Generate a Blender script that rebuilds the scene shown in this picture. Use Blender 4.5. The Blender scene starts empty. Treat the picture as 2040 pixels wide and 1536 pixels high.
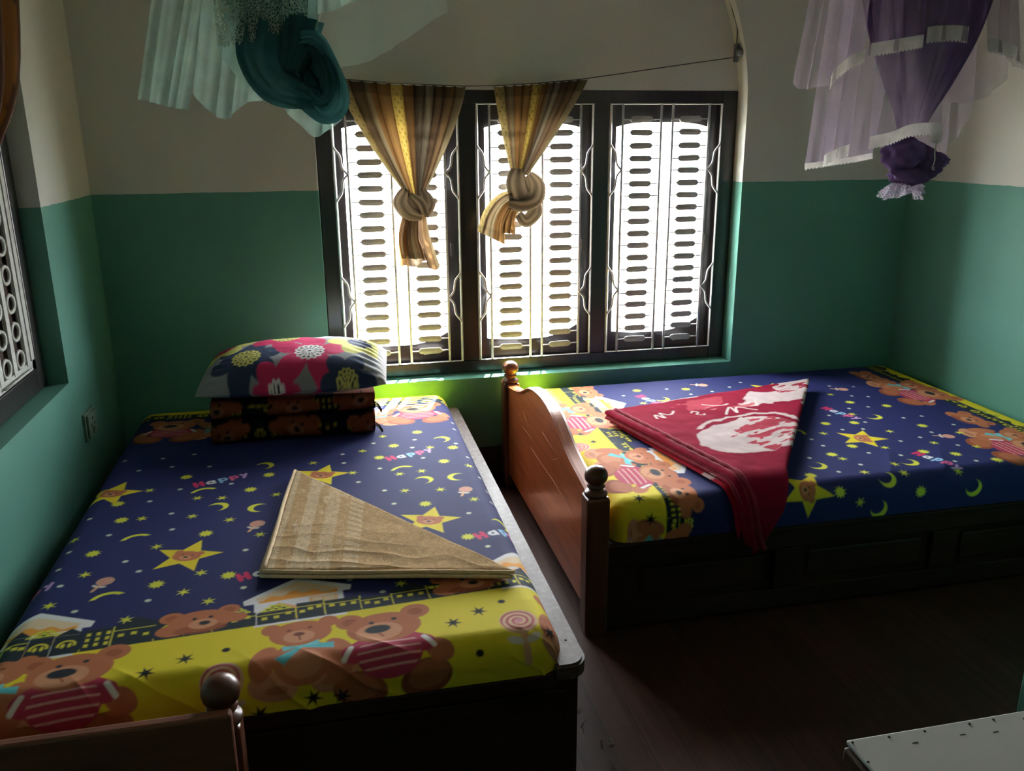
import bpy, bmesh, math, random
import numpy as np
from mathutils import Matrix, Vector

random.seed(7)
RNG = np.random.default_rng(7)
PI = math.pi
SC = bpy.context.scene
COL = SC.collection

# ------------------------------------------------------------------ camera
cam_d = bpy.data.cameras.new('camera')
cam_d.sensor_width = 36.0
cam_d.lens = 29.975
cam_d.clip_start = 0.02
cam = bpy.data.objects.new('camera', cam_d)
COL.objects.link(cam)
cam.matrix_world = Matrix(((0.977169, 0.066304, -0.201851, 0.0),
                           (-0.212346, 0.273357, -0.938182, 0.0),
                           (-0.007028, 0.959625, 0.281195, 1.5),
                           (0, 0, 0, 1)))
SC.camera = cam

# ------------------------------------------------------------------ world, sun, exposure
W = bpy.data.worlds.new('hazy_sky')
SC.world = W
W.use_nodes = True
bg = W.node_tree.nodes['Background']
bg.inputs['Color'].default_value = (0.93, 0.97, 1.0, 1)
bg.inputs['Strength'].default_value = 8.0

sun_d = bpy.data.lights.new('sun', 'SUN')
sun_d.energy = 11.0
sun_d.angle = math.radians(0.6)
sun_d.color = (1.0, 0.95, 0.86)
sun = bpy.data.objects.new('sun', sun_d)
COL.objects.link(sun)
sun_dir = Vector((-0.14, -0.42, -0.90))
sun.rotation_euler = sun_dir.to_track_quat('-Z', 'Y').to_euler()
sun.location = (1, 8, 9)

por_d = bpy.data.lights.new('window_portal', 'AREA')     # guides the sky's light through the opening
por_d.shape = 'RECTANGLE'
por_d.size = 1.82
por_d.size_y = 1.2
por_d.cycles.is_portal = True
por = bpy.data.objects.new('window_portal', por_d)
COL.objects.link(por)
por.location = (0.897, 3.86, 1.082)
por.rotation_euler = (-PI / 2, 0, 0)

SC.view_settings.view_transform = 'Standard'
SC.view_settings.look = 'None'
SC.view_settings.gamma = 1.0
SC.view_settings.use_curve_mapping = False
SC.view_settings.exposure = 2.7
SC.cycles.transparent_max_bounces = 24
SC.cycles.diffuse_bounces = 6
SC.cycles.max_bounces = 14
SC.cycles.caustics_reflective = False
SC.cycles.caustics_refractive = False
SC.cycles.use_denoising = True

# ------------------------------------------------------------------ helpers: materials
def new_mat(name):
    m = bpy.data.materials.new(name)
    m.use_nodes = True
    nt = m.node_tree
    nt.nodes.clear()
    out = nt.nodes.new('ShaderNodeOutputMaterial')
    return m, nt, out

def nd(nt, typ, **kw):
    n = nt.nodes.new(typ)
    for k, v in kw.items():
        setattr(n, k, v)
    return n

def noise_node(nt, scale, detail=4, rough=0.55, vec=None, stretch=None):
    n = nd(nt, 'ShaderNodeTexNoise')
    n.inputs['Scale'].default_value = scale
    n.inputs['Detail'].default_value = detail
    n.inputs['Roughness'].default_value = rough
    if vec is not None:
        if stretch:
            mp = nd(nt, 'ShaderNodeMapping')
            mp.inputs['Scale'].default_value = stretch
            nt.links.new(vec, mp.inputs['Vector'])
            vec = mp.outputs['Vector']
        nt.links.new(vec, n.inputs['Vector'])
    return n

def ramp(nt, fac, stops):
    r = nd(nt, 'ShaderNodeValToRGB')
    els = r.color_ramp.elements
    while len(els) < len(stops):
        els.new(0.5)
    for e, (p, c) in zip(els, stops):
        e.position = p
        e.color = (*c, 1) if len(c) == 3 else c
    nt.links.new(fac, r.inputs['Fac'])
    return r

def mixc(nt, fac, a, b, blend='MIX'):
    m = nd(nt, 'ShaderNodeMix', data_type='RGBA', blend_type=blend)
    for sock, v in ((m.inputs['Factor'], fac), (m.inputs['A'], a), (m.inputs['B'], b)):
        if isinstance(v, bpy.types.NodeSocket):
            nt.links.new(v, sock)
        else:
            sock.default_value = v if isinstance(v, (int, float)) else (*v, 1)
    # colour sockets share names with float ones: pick the RGBA pair
    return m

def mix_rgb(nt, fac, a, b, blend='MIX'):
    m = nd(nt, 'ShaderNodeMix', data_type='RGBA', blend_type=blend)
    ins = [m.inputs[0], m.inputs[6], m.inputs[7]]
    for sock, v in zip(ins, (fac, a, b)):
        if isinstance(v, bpy.types.NodeSocket):
            nt.links.new(v, sock)
        else:
            sock.default_value = v if isinstance(v, (int, float)) else (*v, 1)
    return m.outputs[2]

def bump(nt, height, strength=0.3, dist=0.01):
    b = nd(nt, 'ShaderNodeBump')
    b.inputs['Strength'].default_value = strength
    b.inputs['Distance'].default_value = dist
    nt.links.new(height, b.inputs['Height'])
    return b.outputs['Normal']

def principled(nt, out, color, rough=0.6, normal=None, metallic=0.0, coat=0.0, sheen=0.0, spec=0.5):
    p = nd(nt, 'ShaderNodeBsdfPrincipled')
    if isinstance(color, bpy.types.NodeSocket):
        nt.links.new(color, p.inputs['Base Color'])
    else:
        p.inputs['Base Color'].default_value = (*color, 1)
    p.inputs['Roughness'].default_value = rough
    p.inputs['Metallic'].default_value = metallic
    p.inputs['Coat Weight'].default_value = coat
    p.inputs['Coat Roughness'].default_value = 0.15
    p.inputs['Sheen Weight'].default_value = sheen
    p.inputs['Specular IOR Level'].default_value = spec
    if normal is not None:
        nt.links.new(normal, p.inputs['Normal'])
    nt.links.new(p.outputs[0], out.inputs['Surface'])
    return p

def simple_mat(name, color, rough=0.6, var=0.12, scale=30, bmp=0.0, **kw):
    m, nt, out = new_mat(name)
    tc = nd(nt, 'ShaderNodeTexCoord')
    n = noise_node(nt, scale, vec=tc.outputs['Object'])
    c = ramp(nt, n.outputs['Fac'], [(0.3, tuple(x * (1 - var) for x in color)), (0.7, tuple(min(1, x * (1 + var)) for x in color))])
    nm = bump(nt, n.outputs['Fac'], bmp, 0.004) if bmp else None
    principled(nt, out, c.outputs['Color'], rough, nm, **kw)
    return m

def wood_mat(name, dark, light, rough=0.35, axis=(1, 14, 14), coat=0.35, scale=3.5, dust=0.0, spec=0.5):
    m, nt, out = new_mat(name)
    tc = nd(nt, 'ShaderNodeTexCoord')
    n = noise_node(nt, scale, 8, 0.6, tc.outputs['Object'], axis)
    n2 = noise_node(nt, 2.0, 3, 0.5, tc.outputs['Object'])
    c = ramp(nt, n.outputs['Fac'], [(0.32, dark), (0.62, light)])
    c2 = mix_rgb(nt, n2.outputs['Fac'], c.outputs['Color'], dark)
    if dust:
        n3 = noise_node(nt, 60, 6, 0.7, tc.outputs['Object'])
        d = ramp(nt, n3.outputs['Fac'], [(0.45, (0, 0, 0)), (0.75, (dust, dust, dust))])
        c2 = mix_rgb(nt, d.outputs['Color'], c2, (0.42, 0.40, 0.38))
    principled(nt, out, c2, rough, bump(nt, n.outputs['Fac'], 0.12, 0.002), coat=coat, spec=spec)
    return m

def attr_mat(name, rough=0.85, bmp_scale=900, bmp=0.15, sheen=0.0, translucent=0.0, fuzz=0.0, spec=0.3):
    """Printed cloth: colours come from the mesh's own print, weave from noise."""
    m, nt, out = new_mat(name)
    at = nd(nt, 'ShaderNodeAttribute', attribute_name='print')
    tc = nd(nt, 'ShaderNodeTexCoord')
    n = noise_node(nt, bmp_scale, 3, 0.6, tc.outputs['Object'])
    col = at.outputs['Color']
    if fuzz:
        r = ramp(nt, n.outputs['Fac'], [(0.3, (1 - fuzz,) * 3), (0.7, (1, 1, 1))])
        col = mix_rgb(nt, 1.0, col, r.outputs['Color'], 'MULTIPLY')
    p = principled(nt, out, col, rough, bump(nt, n.outputs['Fac'], bmp, 0.002), sheen=sheen, spec=spec)
    if translucent:
        t = nd(nt, 'ShaderNodeBsdfTranslucent')
        nt.links.new(col, t.inputs['Color'])
        mx = nd(nt, 'ShaderNodeMixShader')
        mx.inputs[0].default_value = translucent
        nt.links.new(p.outputs[0], mx.inputs[1])
        nt.links.new(t.outputs[0], mx.inputs[2])
        nt.links.new(mx.outputs[0], out.inputs['Surface'])
    return m

def net_mat(name, color, opacity, weave=0.0):
    """Sheer netting: part of the light passes straight through."""
    m, nt, out = new_mat(name)
    d = nd(nt, 'ShaderNodeBsdfDiffuse')
    t = nd(nt, 'ShaderNodeBsdfTranslucent')
    tr = nd(nt, 'ShaderNodeBsdfTransparent')
    tc = nd(nt, 'ShaderNodeTexCoord')
    n = noise_node(nt, 14, 4, 0.6, tc.outputs['Object'])
    c = ramp(nt, n.outputs['Fac'], [(0.3, tuple(x * 0.8 for x in color)), (0.7, tuple(min(1, x * 1.15) for x in color))])
    nt.links.new(c.outputs['Color'], d.inputs['Color'])
    nt.links.new(c.outputs['Color'], t.inputs['Color'])
    m1 = nd(nt, 'ShaderNodeMixShader')
    m1.inputs[0].default_value = 0.5
    nt.links.new(d.outputs[0], m1.inputs[1])
    nt.links.new(t.outputs[0], m1.inputs[2])
    m2 = nd(nt, 'ShaderNodeMixShader')
    m2.inputs[0].default_value = opacity
    if weave:
        v = nd(nt, 'ShaderNodeTexVoronoi')
        v.feature = 'DISTANCE_TO_EDGE'
        v.inputs['Scale'].default_value = weave
        nt.links.new(tc.outputs['Object'], v.inputs['Vector'])
        r = ramp(nt, v.outputs['Distance'], [(0.03, (1, 1, 1)), (0.16, (opacity * 0.55,) * 3)])
        nt.links.new(r.outputs['Color'], m2.inputs[0])
    nt.links.new(tr.outputs[0], m2.inputs[1])
    nt.links.new(m1.outputs[0], m2.inputs[2])
    nt.links.new(m2.outputs[0], out.inputs['Surface'])
    return m

def wall_mat(name, cream=(0.63, 0.635, 0.58), green=(0.11, 0.315, 0.25), line=1.296):
    m, nt, out = new_mat(name)
    g = nd(nt, 'ShaderNodeNewGeometry')
    sep = nd(nt, 'ShaderNodeSeparateXYZ')
    nt.links.new(g.outputs['Position'], sep.inputs[0])
    n = noise_node(nt, 22, 3, 0.5, g.outputs['Position'])
    ad = nd(nt, 'ShaderNodeMath', operation='MULTIPLY_ADD')
    nt.links.new(n.outputs['Fac'], ad.inputs[0])
    ad.inputs[1].default_value = 0.006
    nt.links.new(sep.outputs['Z'], ad.inputs[2])
    gt = nd(nt, 'ShaderNodeMath', operation='GREATER_THAN')
    nt.links.new(ad.outputs[0], gt.inputs[0])
    gt.inputs[1].default_value = line + 0.003
    big = noise_node(nt, 2.3, 5, 0.6, g.outputs['Position'])
    cr = ramp(nt, big.outputs['Fac'], [(0.3, tuple(x * 0.9 for x in cream)), (0.7, cream)])
    gr = ramp(nt, big.outputs['Fac'], [(0.3, tuple(x * 0.88 for x in green)), (0.7, green)])
    col = mix_rgb(nt, gt.outputs[0], gr.outputs['Color'], cr.outputs['Color'])
    sp = noise_node(nt, 9, 8, 0.8, g.outputs['Position'])
    dirt = ramp(nt, sp.outputs['Fac'], [(0.24, (1, 1, 1)), (0.29, (0, 0, 0))])
    col = mix_rgb(nt, dirt.outputs['Color'], col, (0.16, 0.15, 0.12))
    fine = noise_node(nt, 60, 4, 0.6, g.outputs['Position'])
    principled(nt, out, col, 0.55, bump(nt, fine.outputs['Fac'], 0.08, 0.004), spec=0.35)
    return m

# ------------------------------------------------------------------ helpers: objects
def link(name, me, mat=None, parent=None):
    o = bpy.data.objects.new(name, me)
    COL.objects.link(o)
    if mat is not None and me is not None:
        if not me.materials:
            me.materials.append(mat)
    if parent is not None:
        o.parent = parent
    return o

def tag(o, label=None, cat=None, group=None, kind=None):
    if label: o['label'] = label
    if cat: o['category'] = cat
    if group: o['group'] = group
    if kind: o['kind'] = kind
    return o

def empty(name, loc=(0, 0, 0)):
    o = bpy.data.objects.new(name, None)
    o.empty_display_size = 0.05
    COL.objects.link(o)
    o.location = loc
    return o

def child(name, me, mat, parent):
    """Mesh in world coordinates under a parent standing anywhere."""
    o = link(name, me, mat, parent)
    if parent.parent is None:
        o.matrix_parent_inverse = Matrix.Translation(-Vector(parent.location))
    return o

def mesh_from_bm(bm, smooth=False, name='m'):
    me = bpy.data.meshes.new(name)
    bmesh.ops.recalc_face_normals(bm, faces=bm.faces)
    bm.to_mesh(me)
    bm.free()
    if smooth:
        me.polygons.foreach_set('use_smooth', [True] * len(me.polygons))
    return me

def add_box(bm, x0, x1, y0, y1, z0, z1, bev=0.0, seg=2):
    r = bmesh.ops.create_cube(bm, size=1.0)
    vs = r['verts']
    for v in vs:
        v.co = Vector(((x0 + x1) / 2 + v.co.x * (x1 - x0), (y0 + y1) / 2 + v.co.y * (y1 - y0), (z0 + z1) / 2 + v.co.z * (z1 - z0)))
    if bev > 0:
        es = list({e for v in vs for e in v.link_edges})
        bmesh.ops.bevel(bm, geom=es, offset=bev, segments=seg, affect='EDGES', profile=0.5)

def box(x0, x1, y0, y1, z0, z1, bev=0.0, seg=2):
    bm = bmesh.new()
    add_box(bm, x0, x1, y0, y1, z0, z1, bev, seg)
    return mesh_from_bm(bm)

def boxes(lst, bev=0.0):
    bm = bmesh.new()
    for b in lst:
        add_box(bm, *b, bev=bev)
    return mesh_from_bm(bm)

def grid_mesh(P, colors=None, wrap_u=False, wrap_v=False, smooth=True):
    """P: (nu, nv, 3) array of points."""
    nu, nv = P.shape[:2]
    idx = np.arange(nu * nv).reshape(nu, nv)
    a = idx if wrap_u else idx[:-1]
    b = np.roll(idx, -1, 0) if wrap_u else idx[1:]
    if wrap_v:
        q = np.stack([a, b, np.roll(b, -1, 1), np.roll(a, -1, 1)], -1)
    else:
        q = np.stack([a[:, :-1], b[:, :-1], b[:, 1:], a[:, 1:]], -1)
    q = q.reshape(-1, 4)
    return raw_mesh(P.reshape(-1, 3), q, None if colors is None else colors.reshape(-1, 3), smooth)

def raw_mesh(V, Q, colors=None, smooth=True):
    me = bpy.data.meshes.new('m')
    n, k = len(Q), Q.shape[1]
    me.vertices.add(len(V))
    me.vertices.foreach_set('co', np.ascontiguousarray(V, dtype=np.float32).ravel())
    me.loops.add(n * k)
    me.loops.foreach_set('vertex_index', np.ascontiguousarray(Q, dtype=np.int32).ravel())
    me.polygons.add(n)
    me.polygons.foreach_set('loop_start', np.arange(0, n * k, k, dtype=np.int32))
    me.polygons.foreach_set('loop_total', np.full(n, k, dtype=np.int32))
    me.polygons.foreach_set('use_smooth', np.full(n, smooth, dtype=bool))
    me.update(calc_edges=True)
    if colors is not None:
        at = me.color_attributes.new('print', 'FLOAT_COLOR', 'POINT')
        c4 = np.ones((len(V), 4), np.float32)
        c4[:, :3] = colors
        at.data.foreach_set('color', c4.ravel())
    return me

def tube(pts, rad, sides=8, closed=False, flat=None):
    """Tube along a polyline; rad a number or list."""
    P = np.array(pts, float)
    n = len(P)
    R = np.full(n, rad, float) if np.isscalar(rad) else np.array(rad, float)
    if closed:
        T = np.roll(P, -1, 0) - np.roll(P, 1, 0)
    else:
        T = np.gradient(P, axis=0)
    T /= np.linalg.norm(T, axis=1)[:, None] + 1e-12
    up = np.array([0, 0, 1.0]) if abs(T[0][2]) < 0.9 else np.array([0, 1.0, 0])
    N = np.zeros_like(P)
    v = up - T[0] * (up @ T[0])
    v /= np.linalg.norm(v)
    for i in range(n):
        v = v - T[i] * (v @ T[i])
        v /= np.linalg.norm(v) + 1e-12
        N[i] = v
    B = np.cross(T, N)
    ang = np.linspace(0, 2 * PI, sides, endpoint=False)
    fx, fy = flat if flat else (1, 1)
    out = P[:, None, :] + R[:, None, None] * (np.cos(ang)[None, :, None] * fx * N[:, None, :] + np.sin(ang)[None, :, None] * fy * B[:, None, :])
    if closed:
        return grid_mesh(out, wrap_u=True, wrap_v=True)
    out = np.concatenate([np.repeat(P[:1, None, :], sides, 1), out, np.repeat(P[-1:, None, :], sides, 1)], 0)
    return grid_mesh(out, wrap_v=True)

def lathe(profile, cx, cy, n=24):
    pr = np.array(profile, float)
    ang = np.linspace(0, 2 * PI, n, endpoint=False)
    P = np.stack([cx + pr[:, 0:1] * np.cos(ang), cy + pr[:, 0:1] * np.sin(ang), np.repeat(pr[:, 1:2], n, 1)], -1)
    return grid_mesh(P, wrap_v=True)

def catmull(pts, n=8):
    P = np.array(pts, float)
    P = np.vstack([2 * P[0] - P[1], P, 2 * P[-1] - P[-2]])
    out = []
    for i in range(1, len(P) - 2):
        for t in np.linspace(0, 1, n, endpoint=False):
            a, b, c, d = P[i - 1], P[i], P[i + 1], P[i + 2]
            out.append(0.5 * ((2 * b) + (c - a) * t + (2 * a - 5 * b + 4 * c - d) * t * t + (-a + 3 * b - 3 * c + d) * t ** 3))
    out.append(P[-2])
    return np.array(out)

# value noise in numpy
_PERM = RNG.random((256, 256))
def vnoise(x, y):
    xi, yi = np.floor(x).astype(int), np.floor(y).astype(int)
    fx, fy = x - xi, y - yi
    fx, fy = fx * fx * (3 - 2 * fx), fy * fy * (3 - 2 * fy)
    g = lambda a, b: _PERM[a % 256, b % 256]
    return (g(xi, yi) * (1 - fx) + g(xi + 1, yi) * fx) * (1 - fy) + (g(xi, yi + 1) * (1 - fx) + g(xi + 1, yi + 1) * fx) * fy

def fbm(x, y, o=4):
    s = 0
    a = 0.5
    for i in range(o):
        s = s + a * vnoise(x * 2 ** i + 17 * i, y * 2 ** i + 31 * i)
        a *= 0.5
    return s

# ------------------------------------------------------------------ helpers: printed cloth patterns
NAVY = (0.018, 0.024, 0.125)
YEL = (0.80, 0.66, 0.025)
LIME = (0.72, 0.72, 0.06)
BEAR = (0.52, 0.17, 0.075)
BEARL = (0.66, 0.30, 0.16)
BEARD = (0.33, 0.085, 0.035)
SHIRT = (0.50, 0.045, 0.10)
WHITE = (0.82, 0.80, 0.78)
BLACK = (0.012, 0.012, 0.014)
NOSE = (0.022, 0.028, 0.035)
INK = (0.012, 0.025, 0.035)
ORANGE = (0.85, 0.36, 0.06)
CREAM = (0.80, 0.62, 0.42)
AQUA = (0.12, 0.55, 0.62)
PINK = (0.72, 0.25, 0.20)

class Canvas:
    def __init__(self, u, v, base, aa):
        self.u, self.v, self.aa = u.ravel(), v.ravel(), aa
        self.C = np.tile(np.array(base, np.float32), (self.u.size, 1))
    def at(self, cx, cy, scale=1.0, rot=0.0, rad=1.0, sx=1.0):
        R = rad * scale
        idx = np.nonzero((np.abs(self.u - cx) < R) & (np.abs(self.v - cy) < R))[0]
        dx, dy = self.u[idx] - cx, self.v[idx] - cy
        c, s = math.cos(rot), math.sin(rot)
        return Patch(self, idx, (dx * c + dy * s) / scale * sx, (-dx * s + dy * c) / scale, self.aa / scale)

class Patch:
    def __init__(self, cv, idx, x, y, aa):
        self.cv, self.idx, self.x, self.y, self.aa = cv, idx, x, y, aa
    def fill(self, sd, col, op=1.0):
        w = np.clip(0.5 - sd / self.aa, 0, 1)[:, None] * op
        C = self.cv.C
        C[self.idx] = C[self.idx] * (1 - w) + np.array(col, np.float32) * w
    def ell(self, cx, cy, rx, ry, rot=0.0):
        c, s = math.cos(rot), math.sin(rot)
        dx, dy = self.x - cx, self.y - cy
        a, b = dx * c + dy * s, -dx * s + dy * c
        return (np.sqrt((a / rx) ** 2 + (b / ry) ** 2) - 1) * min(rx, ry)
    def box(self, cx, cy, hx, hy, rot=0.0):
        c, s = math.cos(rot), math.sin(rot)
        dx, dy = self.x - cx, self.y - cy
        a, b = np.abs(dx * c + dy * s) - hx, np.abs(-dx * s + dy * c) - hy
        return np.maximum(a, b)
    def seg(self, x0, y0, x1, y1, r):
        px, py = self.x - x0, self.y - y0
        bx, by = x1 - x0, y1 - y0
        h = np.clip((px * bx + py * by) / (bx * bx + by * by + 1e-9), 0, 1)
        return np.hypot(px - bx * h, py - by * h) - r
    def poly(self, pts):
        d = np.full(self.x.shape, 1e9)
        s = np.ones(self.x.shape)
        n = len(pts)
        for i in range(n):
            ax, ay = pts[i]
            bx, by = pts[i - 1]
            ex, ey = bx - ax, by - ay
            wx, wy = self.x - ax, self.y - ay
            t = np.clip((wx * ex + wy * ey) / (ex * ex + ey * ey + 1e-12), 0, 1)
            d = np.minimum(d, (wx - ex * t) ** 2 + (wy - ey * t) ** 2)
            c1, c2, c3 = self.y >= ay, self.y < by, ex * wy > ey * wx
            flip = (c1 & c2 & c3) | (~c1 & ~c2 & ~c3)
            s = np.where(flip, -s, s)
        return s * np.sqrt(d)

def star_pts(n, ro, ri, rot=PI / 2):
    return [((ro if k % 2 == 0 else ri) * math.cos(rot + k * PI / n), (ro if k % 2 == 0 else ri) * math.sin(rot + k * PI / n)) for k in range(2 * n)]

def m_star6(cv, x, y, s=0.016, col=LIME, rot=0.2):
    p = cv.at(x, y, s, rot, 1.2); p.fill(p.poly(star_pts(6, 1, 0.36)), col)
def m_burst(cv, x, y, s=0.019, rot=0.1):
    p = cv.at(x, y, s, rot, 1.2); p.fill(p.poly(star_pts(10, 1, 0.62)), LIME)
def m_dot(cv, x, y, s=0.0075, col=(0.62, 0.68, 0.55)):
    p = cv.at(x, y, s, 0, 1.6); p.fill(p.ell(0, 0, 1, 0.9), col)
def m_cres(cv, x, y, s=0.030, rot=0.0, col=LIME):
    p = cv.at(x, y, s, rot, 1.3); p.fill(np.maximum(p.ell(0, 0, 1, 1), -p.ell(-0.42, -0.12, 0.86, 0.86)), col)
def m_arc(cv, x, y, s=0.034, rot=0.15):
    p = cv.at(x, y, s, rot, 1.4)
    ring = np.abs(np.hypot(p.x, p.y + 0.75) - 1.15) - 0.17
    p.fill(np.maximum(ring, 0.0 - p.y - 0.12), LIME)
def m_lolly(cv, x, y, s=0.020, rot=-0.5):
    p = cv.at(x, y, s, rot, 3.4)
    p.fill(p.seg(0, -0.9, 0, -2.6, 0.2), (0.75, 0.42, 0.22))
    for q in (-1, 1):
        p.fill(p.ell(0.5 * q, -1.35, 0.45, 0.22, 0.35 * q), (0.75, 0.68, 0.62))
    p.fill(p.ell(0, 0, 1.05, 1.05), (0.78, 0.52, 0.34))
    r, a = np.hypot(p.x, p.y), np.arctan2(p.y, p.x)
    p.fill(np.maximum(np.abs(((r * 3.1 - a / (2 * PI)) % 1.0) - 0.5) * 0.32 - 0.075, r - 1.0), (0.50, 0.10, 0.12))
    p.fill(p.ell(0, 0, 0.22, 0.22), (0.70, 0.30, 0.34))
def m_head(cv, x, y, s=0.105, rot=0.0):
    p = cv.at(x, y, s, rot, 1.2)
    p.fill(p.ell(-0.62, 0.30, 0.26, 0.22), BEAR); p.fill(p.ell(0.58, 0.36, 0.24, 0.20), BEAR)
    p.fill(p.ell(-0.62, 0.29, 0.15, 0.12), BEARD, .6); p.fill(p.ell(0.58, 0.35, 0.13, 0.11), BEARD, .6)
    p.fill(p.ell(-0.55, -0.22, 0.36, 0.24), BEAR); p.fill(p.ell(0.72, -0.02, 0.26, 0.18), BEAR)
    p.fill(p.ell(0.0, 0.03, 0.68, 0.44), BEAR)
    p.fill(p.ell(0.0, -0.30, 0.55, 0.18), BEARD, 0.7)
    p.fill(p.ell(0.05, -0.10, 0.30, 0.20), BEARL)
    p.fill(p.ell(0.08, -0.07, 0.12, 0.085), NOSE)
    p.fill(p.ell(-0.14, 0.14, 0.05, 0.05), NOSE); p.fill(p.ell(0.20, 0.15, 0.05, 0.05), NOSE)
def m_bearstar(cv, x, y, s=0.092, rot=0.12):
    p = cv.at(x, y, s, rot, 1.2)
    p.fill(p.poly(star_pts(5, 1, 0.44)), (0.80, 0.64, 0.03))
    p.fill(p.ell(-0.30, 0.20, 0.13, 0.12), BEAR); p.fill(p.ell(0.30, 0.20, 0.13, 0.12), BEAR)
    p.fill(p.ell(0, 0.0, 0.40, 0.30), BEAR); p.fill(p.ell(0, -0.09, 0.17, 0.12), BEARL)
    p.fill(p.ell(0, -0.07, 0.07, 0.05), NOSE)
    p.fill(p.ell(-0.13, 0.06, 0.03, 0.03), NOSE); p.fill(p.ell(0.13, 0.06, 0.03, 0.03), NOSE)
def m_shirt(cv, x, y, s=0.235, rot=0.0):
    """sitting bear in a striped red jersey"""
    p = cv.at(x, y, s, rot, 1.0)
    for q in (-1, 1):
        p.fill(p.ell(0.33 * q, -0.40, 0.27, 0.20, 0.3 * q), BEARD)
        p.fill(p.ell(0.36 * q, -0.36, 0.22, 0.15, 0.3 * q), BEAR, 0.7)
        p.fill(p.ell(0.50 * q, -0.12, 0.16, 0.12, -0.7 * q), BEAR)
    p.fill(p.ell(0, -0.06, 0.34, 0.27), SHIRT)
    for q in (-1, 1):
        p.fill(p.seg(0.20 * q, 0.10, 0.36 * q, -0.01, 0.115), SHIRT)
        p.fill(p.seg(0.37 * q, 0.075, 0.455 * q, -0.07, 0.028), WHITE)
    yy = p.y + 0.10 * p.x * p.x
    body = p.ell(0, -0.06, 0.32, 0.25)
    for k in (0.07, -0.02, -0.11, -0.20):
        p.fill(np.maximum(np.abs(yy - k) - 0.011, body), (0.80, 0.45, 0.42))
    p.fill(p.ell(-0.34, 0.55, 0.15, 0.14), BEAR); p.fill(p.ell(0.36, 0.58, 0.16, 0.14), BEAR)
    p.fill(p.ell(-0.34, 0.54, 0.08, 0.07), BEARD, 0.6); p.fill(p.ell(0.36, 0.57, 0.08, 0.07), BEARD, 0.6)
    p.fill(p.ell(0.0, 0.36, 0.39, 0.28), BEAR)
    p.fill(p.ell(-0.06, 0.29, 0.24, 0.17), BEARL)
    p.fill(p.ell(-0.07, 0.335, 0.135, 0.075), NOSE)
    p.fill(p.seg(-0.07, 0.26, -0.03, 0.19, 0.01), BEARD)
    p.fill(p.ell(-0.12, 0.47, 0.03, 0.026), NOSE); p.fill(p.ell(0.12, 0.49, 0.03, 0.026), NOSE)
def m_bow(cv, x, y, s=0.215, rot=0.0):
    """sitting bear with an aqua ribbon bow"""
    p = cv.at(x, y, s, rot, 1.0)
    for q in (-1, 1):
        p.fill(p.ell(0.34 * q, -0.42, 0.27, 0.17, 0.2 * q), BEARL)
        p.fill(p.ell(0.30 * q, -0.46, 0.13, 0.05), BEARD, 0.5)
        p.fill(p.ell(0.42 * q, -0.10, 0.15, 0.26, 0.35 * q), BEAR)
    p.fill(p.ell(0, -0.14, 0.33, 0.32), BEAR)
    p.fill(p.ell(0.0, -0.20, 0.22, 0.18), BEARL, 0.6)
    p.fill(p.ell(-0.33, 0.50, 0.12, 0.12), BEAR); p.fill(p.ell(0.33, 0.54, 0.12, 0.12), BEAR)
    p.fill(p.ell(0.0, 0.36, 0.36, 0.26), BEAR)
    p.fill(p.ell(-0.02, 0.29, 0.18, 0.13), BEARL)
    p.fill(p.ell(-0.02, 0.34, 0.065, 0.04), (0.2, 0.05, 0.03))
    p.fill(p.seg(-0.02, 0.31, -0.01, 0.22, 0.01), (0.2, 0.05, 0.03))
    p.fill(p.ell(-0.13, 0.44, 0.028, 0.02), (0.2, 0.05, 0.03)); p.fill(p.ell(0.11, 0.46, 0.028, 0.02), (0.2, 0.05, 0.03))
    p.fill(p.poly([(0, 0.10), (-0.30, -0.10), (-0.20, -0.20), (0.02, 0.05)]), AQUA)
    p.fill(p.poly([(0, 0.10), (0.36, 0.08), (0.36, -0.04), (0.02, 0.04)]), AQUA)
    p.fill(p.poly([(0, 0.08), (-0.22, 0.12), (-0.20, 0.02)]), (0.2, 0.65, 0.7))
    p.fill(p.poly([(0, 0.08), (0.20, 0.17), (0.20, 0.07)]), (0.2, 0.65, 0.7))
def m_house(cv, x, y, s=0.125, rot=0.0):
    p = cv.at(x, y, s, rot, 1.3)
    p.fill(p.poly([(-1.0, 0.22), (0, 0.86), (1.0, 0.30), (0.96, 0.12), (0.82, 0.12), (0.82, -0.75), (-0.80, -0.75), (-0.80, 0.06), (-0.98, 0.06)]), (0.80, 0.80, 0.82))
    p.fill(p.poly([(-0.78, 0.24), (0, 0.70), (0.78, 0.28), (0.70, 0.16), (-0.70, 0.10)]), CREAM)
    p.fill(np.maximum(p.poly([(-0.80, 0.22), (0, 0.55), (0.80, 0.26), (0.70, 0.10), (-0.70, 0.06)]), np.sin(p.x * 16) * 0.05 + p.y - 0.34 + 0.25 * np.abs(p.x)), ORANGE)
    p.fill(p.poly([(-0.66, -0.68), (-0.66, -0.25), (-0.36, 0.0), (0.04, -0.25), (0.04, -0.68)]), ORANGE, 0.85)
    p.fill(p.ell(-0.36, -0.18, 0.10, 0.07), CREAM)
    p.fill(p.box(0.45, -0.14, 0.26, 0.20), (0.78, 0.50, 0.25)); p.fill(p.box(0.45, -0.14, 0.21, 0.15), CREAM)
    p.fill(p.box(0.45, -0.14, 0.02, 0.16), (0.78, 0.50, 0.25)); p.fill(p.box(0.45, -0.14, 0.22, 0.02), (0.78, 0.50, 0.25))
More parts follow.
